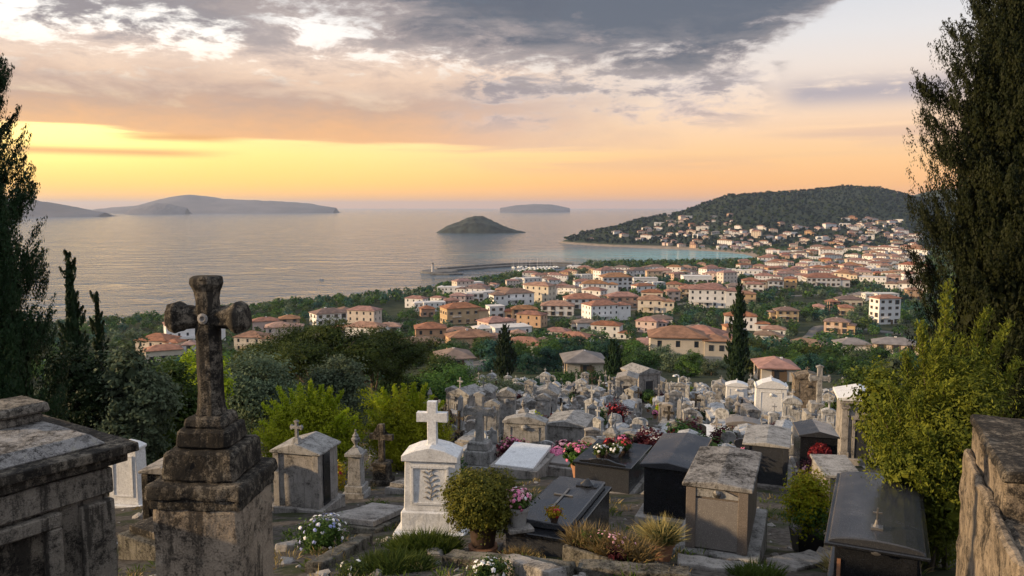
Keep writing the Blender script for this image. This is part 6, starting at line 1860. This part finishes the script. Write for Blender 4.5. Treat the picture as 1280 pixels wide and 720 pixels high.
nf = 0; y = 20.5
while y < 97:
    step = 1.55 + y * .006
    x0 = at(560 if y < 30 else 520 if y < 45 else 560, 500, y).x; x1 = at(1058 if y < 40 else 1090, 500, y).x
    x = x0 + rf.uniform(0, 1.0)
    while x < x1:
        xx, yy = x + rf.uniform(-.25, .25), y + rf.uniform(-.55, .55) - (x - x0) * .18 * 0
        k = rf.choices(range(len(FP)), [f[3] for f in FP])[0]; proto, desc, rad_, _ = FP[k]
        if y < 46 and k in (3, 14, 21, 22): continue
        s = rf.uniform(.62, .98) * (1.0 if y > 40 else .9); x += rad_ * 2 * s * rf.uniform(.82, 1.2) + .02
        if any((xx - a) ** 2 + (yy - b_) ** 2 < (c + rad_ * s * .8) ** 2 for a, b_, c in TAKEN) or (xx < -2.5 and yy < 26): continue
        if yy < 30 and px_of(Vector((xx, yy, gz(xx, yy))))[0] < 715 and k not in (15, 16, 17): continue
        if yy < 24.5 and px_of(Vector((xx, yy, gz(xx, yy))))[0] < 660: continue
        if abs(xx - (.17 * yy + .3)) < .7 and yy > 34: continue       # a path
        px = px_of(Vector((xx, yy, gz(xx, yy))))[0]
        if (px > 900 and px < 1050 and yy < 44 and k not in (5, 10, 11, 16, 17, 18)): continue
        TAKEN.append((xx, yy, rad_ * s * .62))
        o = proto if k not in fused else copy_tree(proto); fused.add(k)
        o.location = (xx, yy, gz(xx, yy) - .03); o.rotation_euler = (R(rf.gauss(0, 1.6)), R(rf.gauss(0, 1.8)), R(rf.gauss(-15, 9))); o.scale = (s, s, s * rf.uniform(.9, 1.2))
        tag(o, None, 'grave', 'graves of the cemetery field'); later(o, desc, fzone(px, yy)); nf += 1
    y += step * 1.06
print('field graves', nf)
for k, f in enumerate(FP):
    if k not in fused:
        for ch in KIDS.get(f[0].name, ()): bpy.data.objects.remove(ch)
        bpy.data.objects.remove(f[0])

# pots and small bushes among them
PL = []
for k, (kd, fl_, nm, desc) in enumerate((('mid', 'red', 'flower_pot', 'pot of red flowers'), ('mid', 'pink', 'flower_pot', 'pot of pink flowers'), ('grass', 'white', 'flower_pot', 'pot of white flowers'), ('dark', None, 'shrub', 'small dark green shrub'), ('maroon', None, 'shrub', 'small maroon shrub'), ('lime', None, 'shrub', 'small yellow green shrub'))):
    root = empty(nm, (0, 0, 0))
    if nm == 'flower_pot': pot(root, M_POT if k else M_POTG, .10, .15, .24, seg=12); foliage_part(root, 'foliage', LM[kd], 500 + k, (0, 0, .38), (.26, .26, .18), 420, .10); blossoms(root, M_FL[fl_], 510 + k, (0, 0, .40), (.27, .27, .2), 46, .085)
    else: foliage_part(root, 'crown', LM[kd], 500 + k, (0, 0, .42), (.42, .42, .45), 1300, .12, sig=.09); mb = MB(); mb.tube([(0, 0, -.2), (0, 0, .5)], [.04, .02], 5); mb.build('stem', M_BARK, root)
    PL.append((root, desc))
pu = set(); n = 0
for _ in range(3000):
    if n >= 150: break
    yy = rf.uniform(20, 90); px = rf.uniform(540, 1075); xx = at(px, 500, yy).x; k = rf.randrange(6)
    if any((xx - a) ** 2 + (yy - b_) ** 2 < (c * .95 + .12) ** 2 for a, b_, c in TAKEN): continue
    TAKEN.append((xx, yy, .4)); o = PL[k][0] if k not in pu else copy_tree(PL[k][0]); pu.add(k); s = rf.uniform(.8, 1.5); n += 1
    o.location = (xx, yy, gz(xx, yy)); o.scale = (s, s, s); o.rotation_euler = (0, 0, rf.uniform(0, 6)); tag(o, None, 'plant', 'plants among the graves'); later(o, PL[k][1], fzone(px, yy))

# weeds and broken stone on the ground
r = np.random.default_rng(61); Q = []
for _ in range(1100):
    yy = 7 + 60 * r.random() ** 1.6; px = r.uniform(60, 1180); xx = at(px, 600, yy).x
    if any((xx - a) ** 2 + (yy - b_) ** 2 < (c * .75) ** 2 for a, b_, c in TAKEN): continue
    s = .6 + .9 * r.random(); Q.append(grass_quads(r, 26, .14 * s, .14 * s, .15 * s, .006 + yy * .00025, .5, (xx, yy, gz(xx, yy) - .01)))
q1 = np.concatenate(Q); mi = np.repeat((r.random(len(Q)) < .55).astype(int), 26)
tag(link('weeds', np_mesh('weeds', q1, 4, [LM['dry'], LM['grass']], mi)), kind='stuff')
bm = bmesh.new()
for _ in range(800):
    yy = 7 + 45 * r.random() ** 1.7; px = r.uniform(100, 1180); xx = at(px, 600, yy).x; s = (.025 + .10 * r.random() ** 3) * (1 + yy * .02)
    M = Matrix.Translation((xx, yy, gz(xx, yy) + s * .15)) @ Matrix.Rotation(r.random() * 6.28, 4, 'Z') @ Matrix.Rotation(r.random() * .6, 4, 'X') @ Matrix.Diagonal((s, s * (.6 + .4 * r.random()), s * (.3 + .4 * r.random()), 1))
    g_ = bmesh.ops.create_icosphere(bm, subdivisions=1, radius=1.0, matrix=M)
    for v in g_['verts']: v.co += Vector(r.normal(size=3)) * s * .13
me = bpy.data.meshes.new('rubble'); bm.to_mesh(me); bm.free(); me.materials.append(S_LIME); tag(link('rubble', me), kind='stuff')
settle_labels()
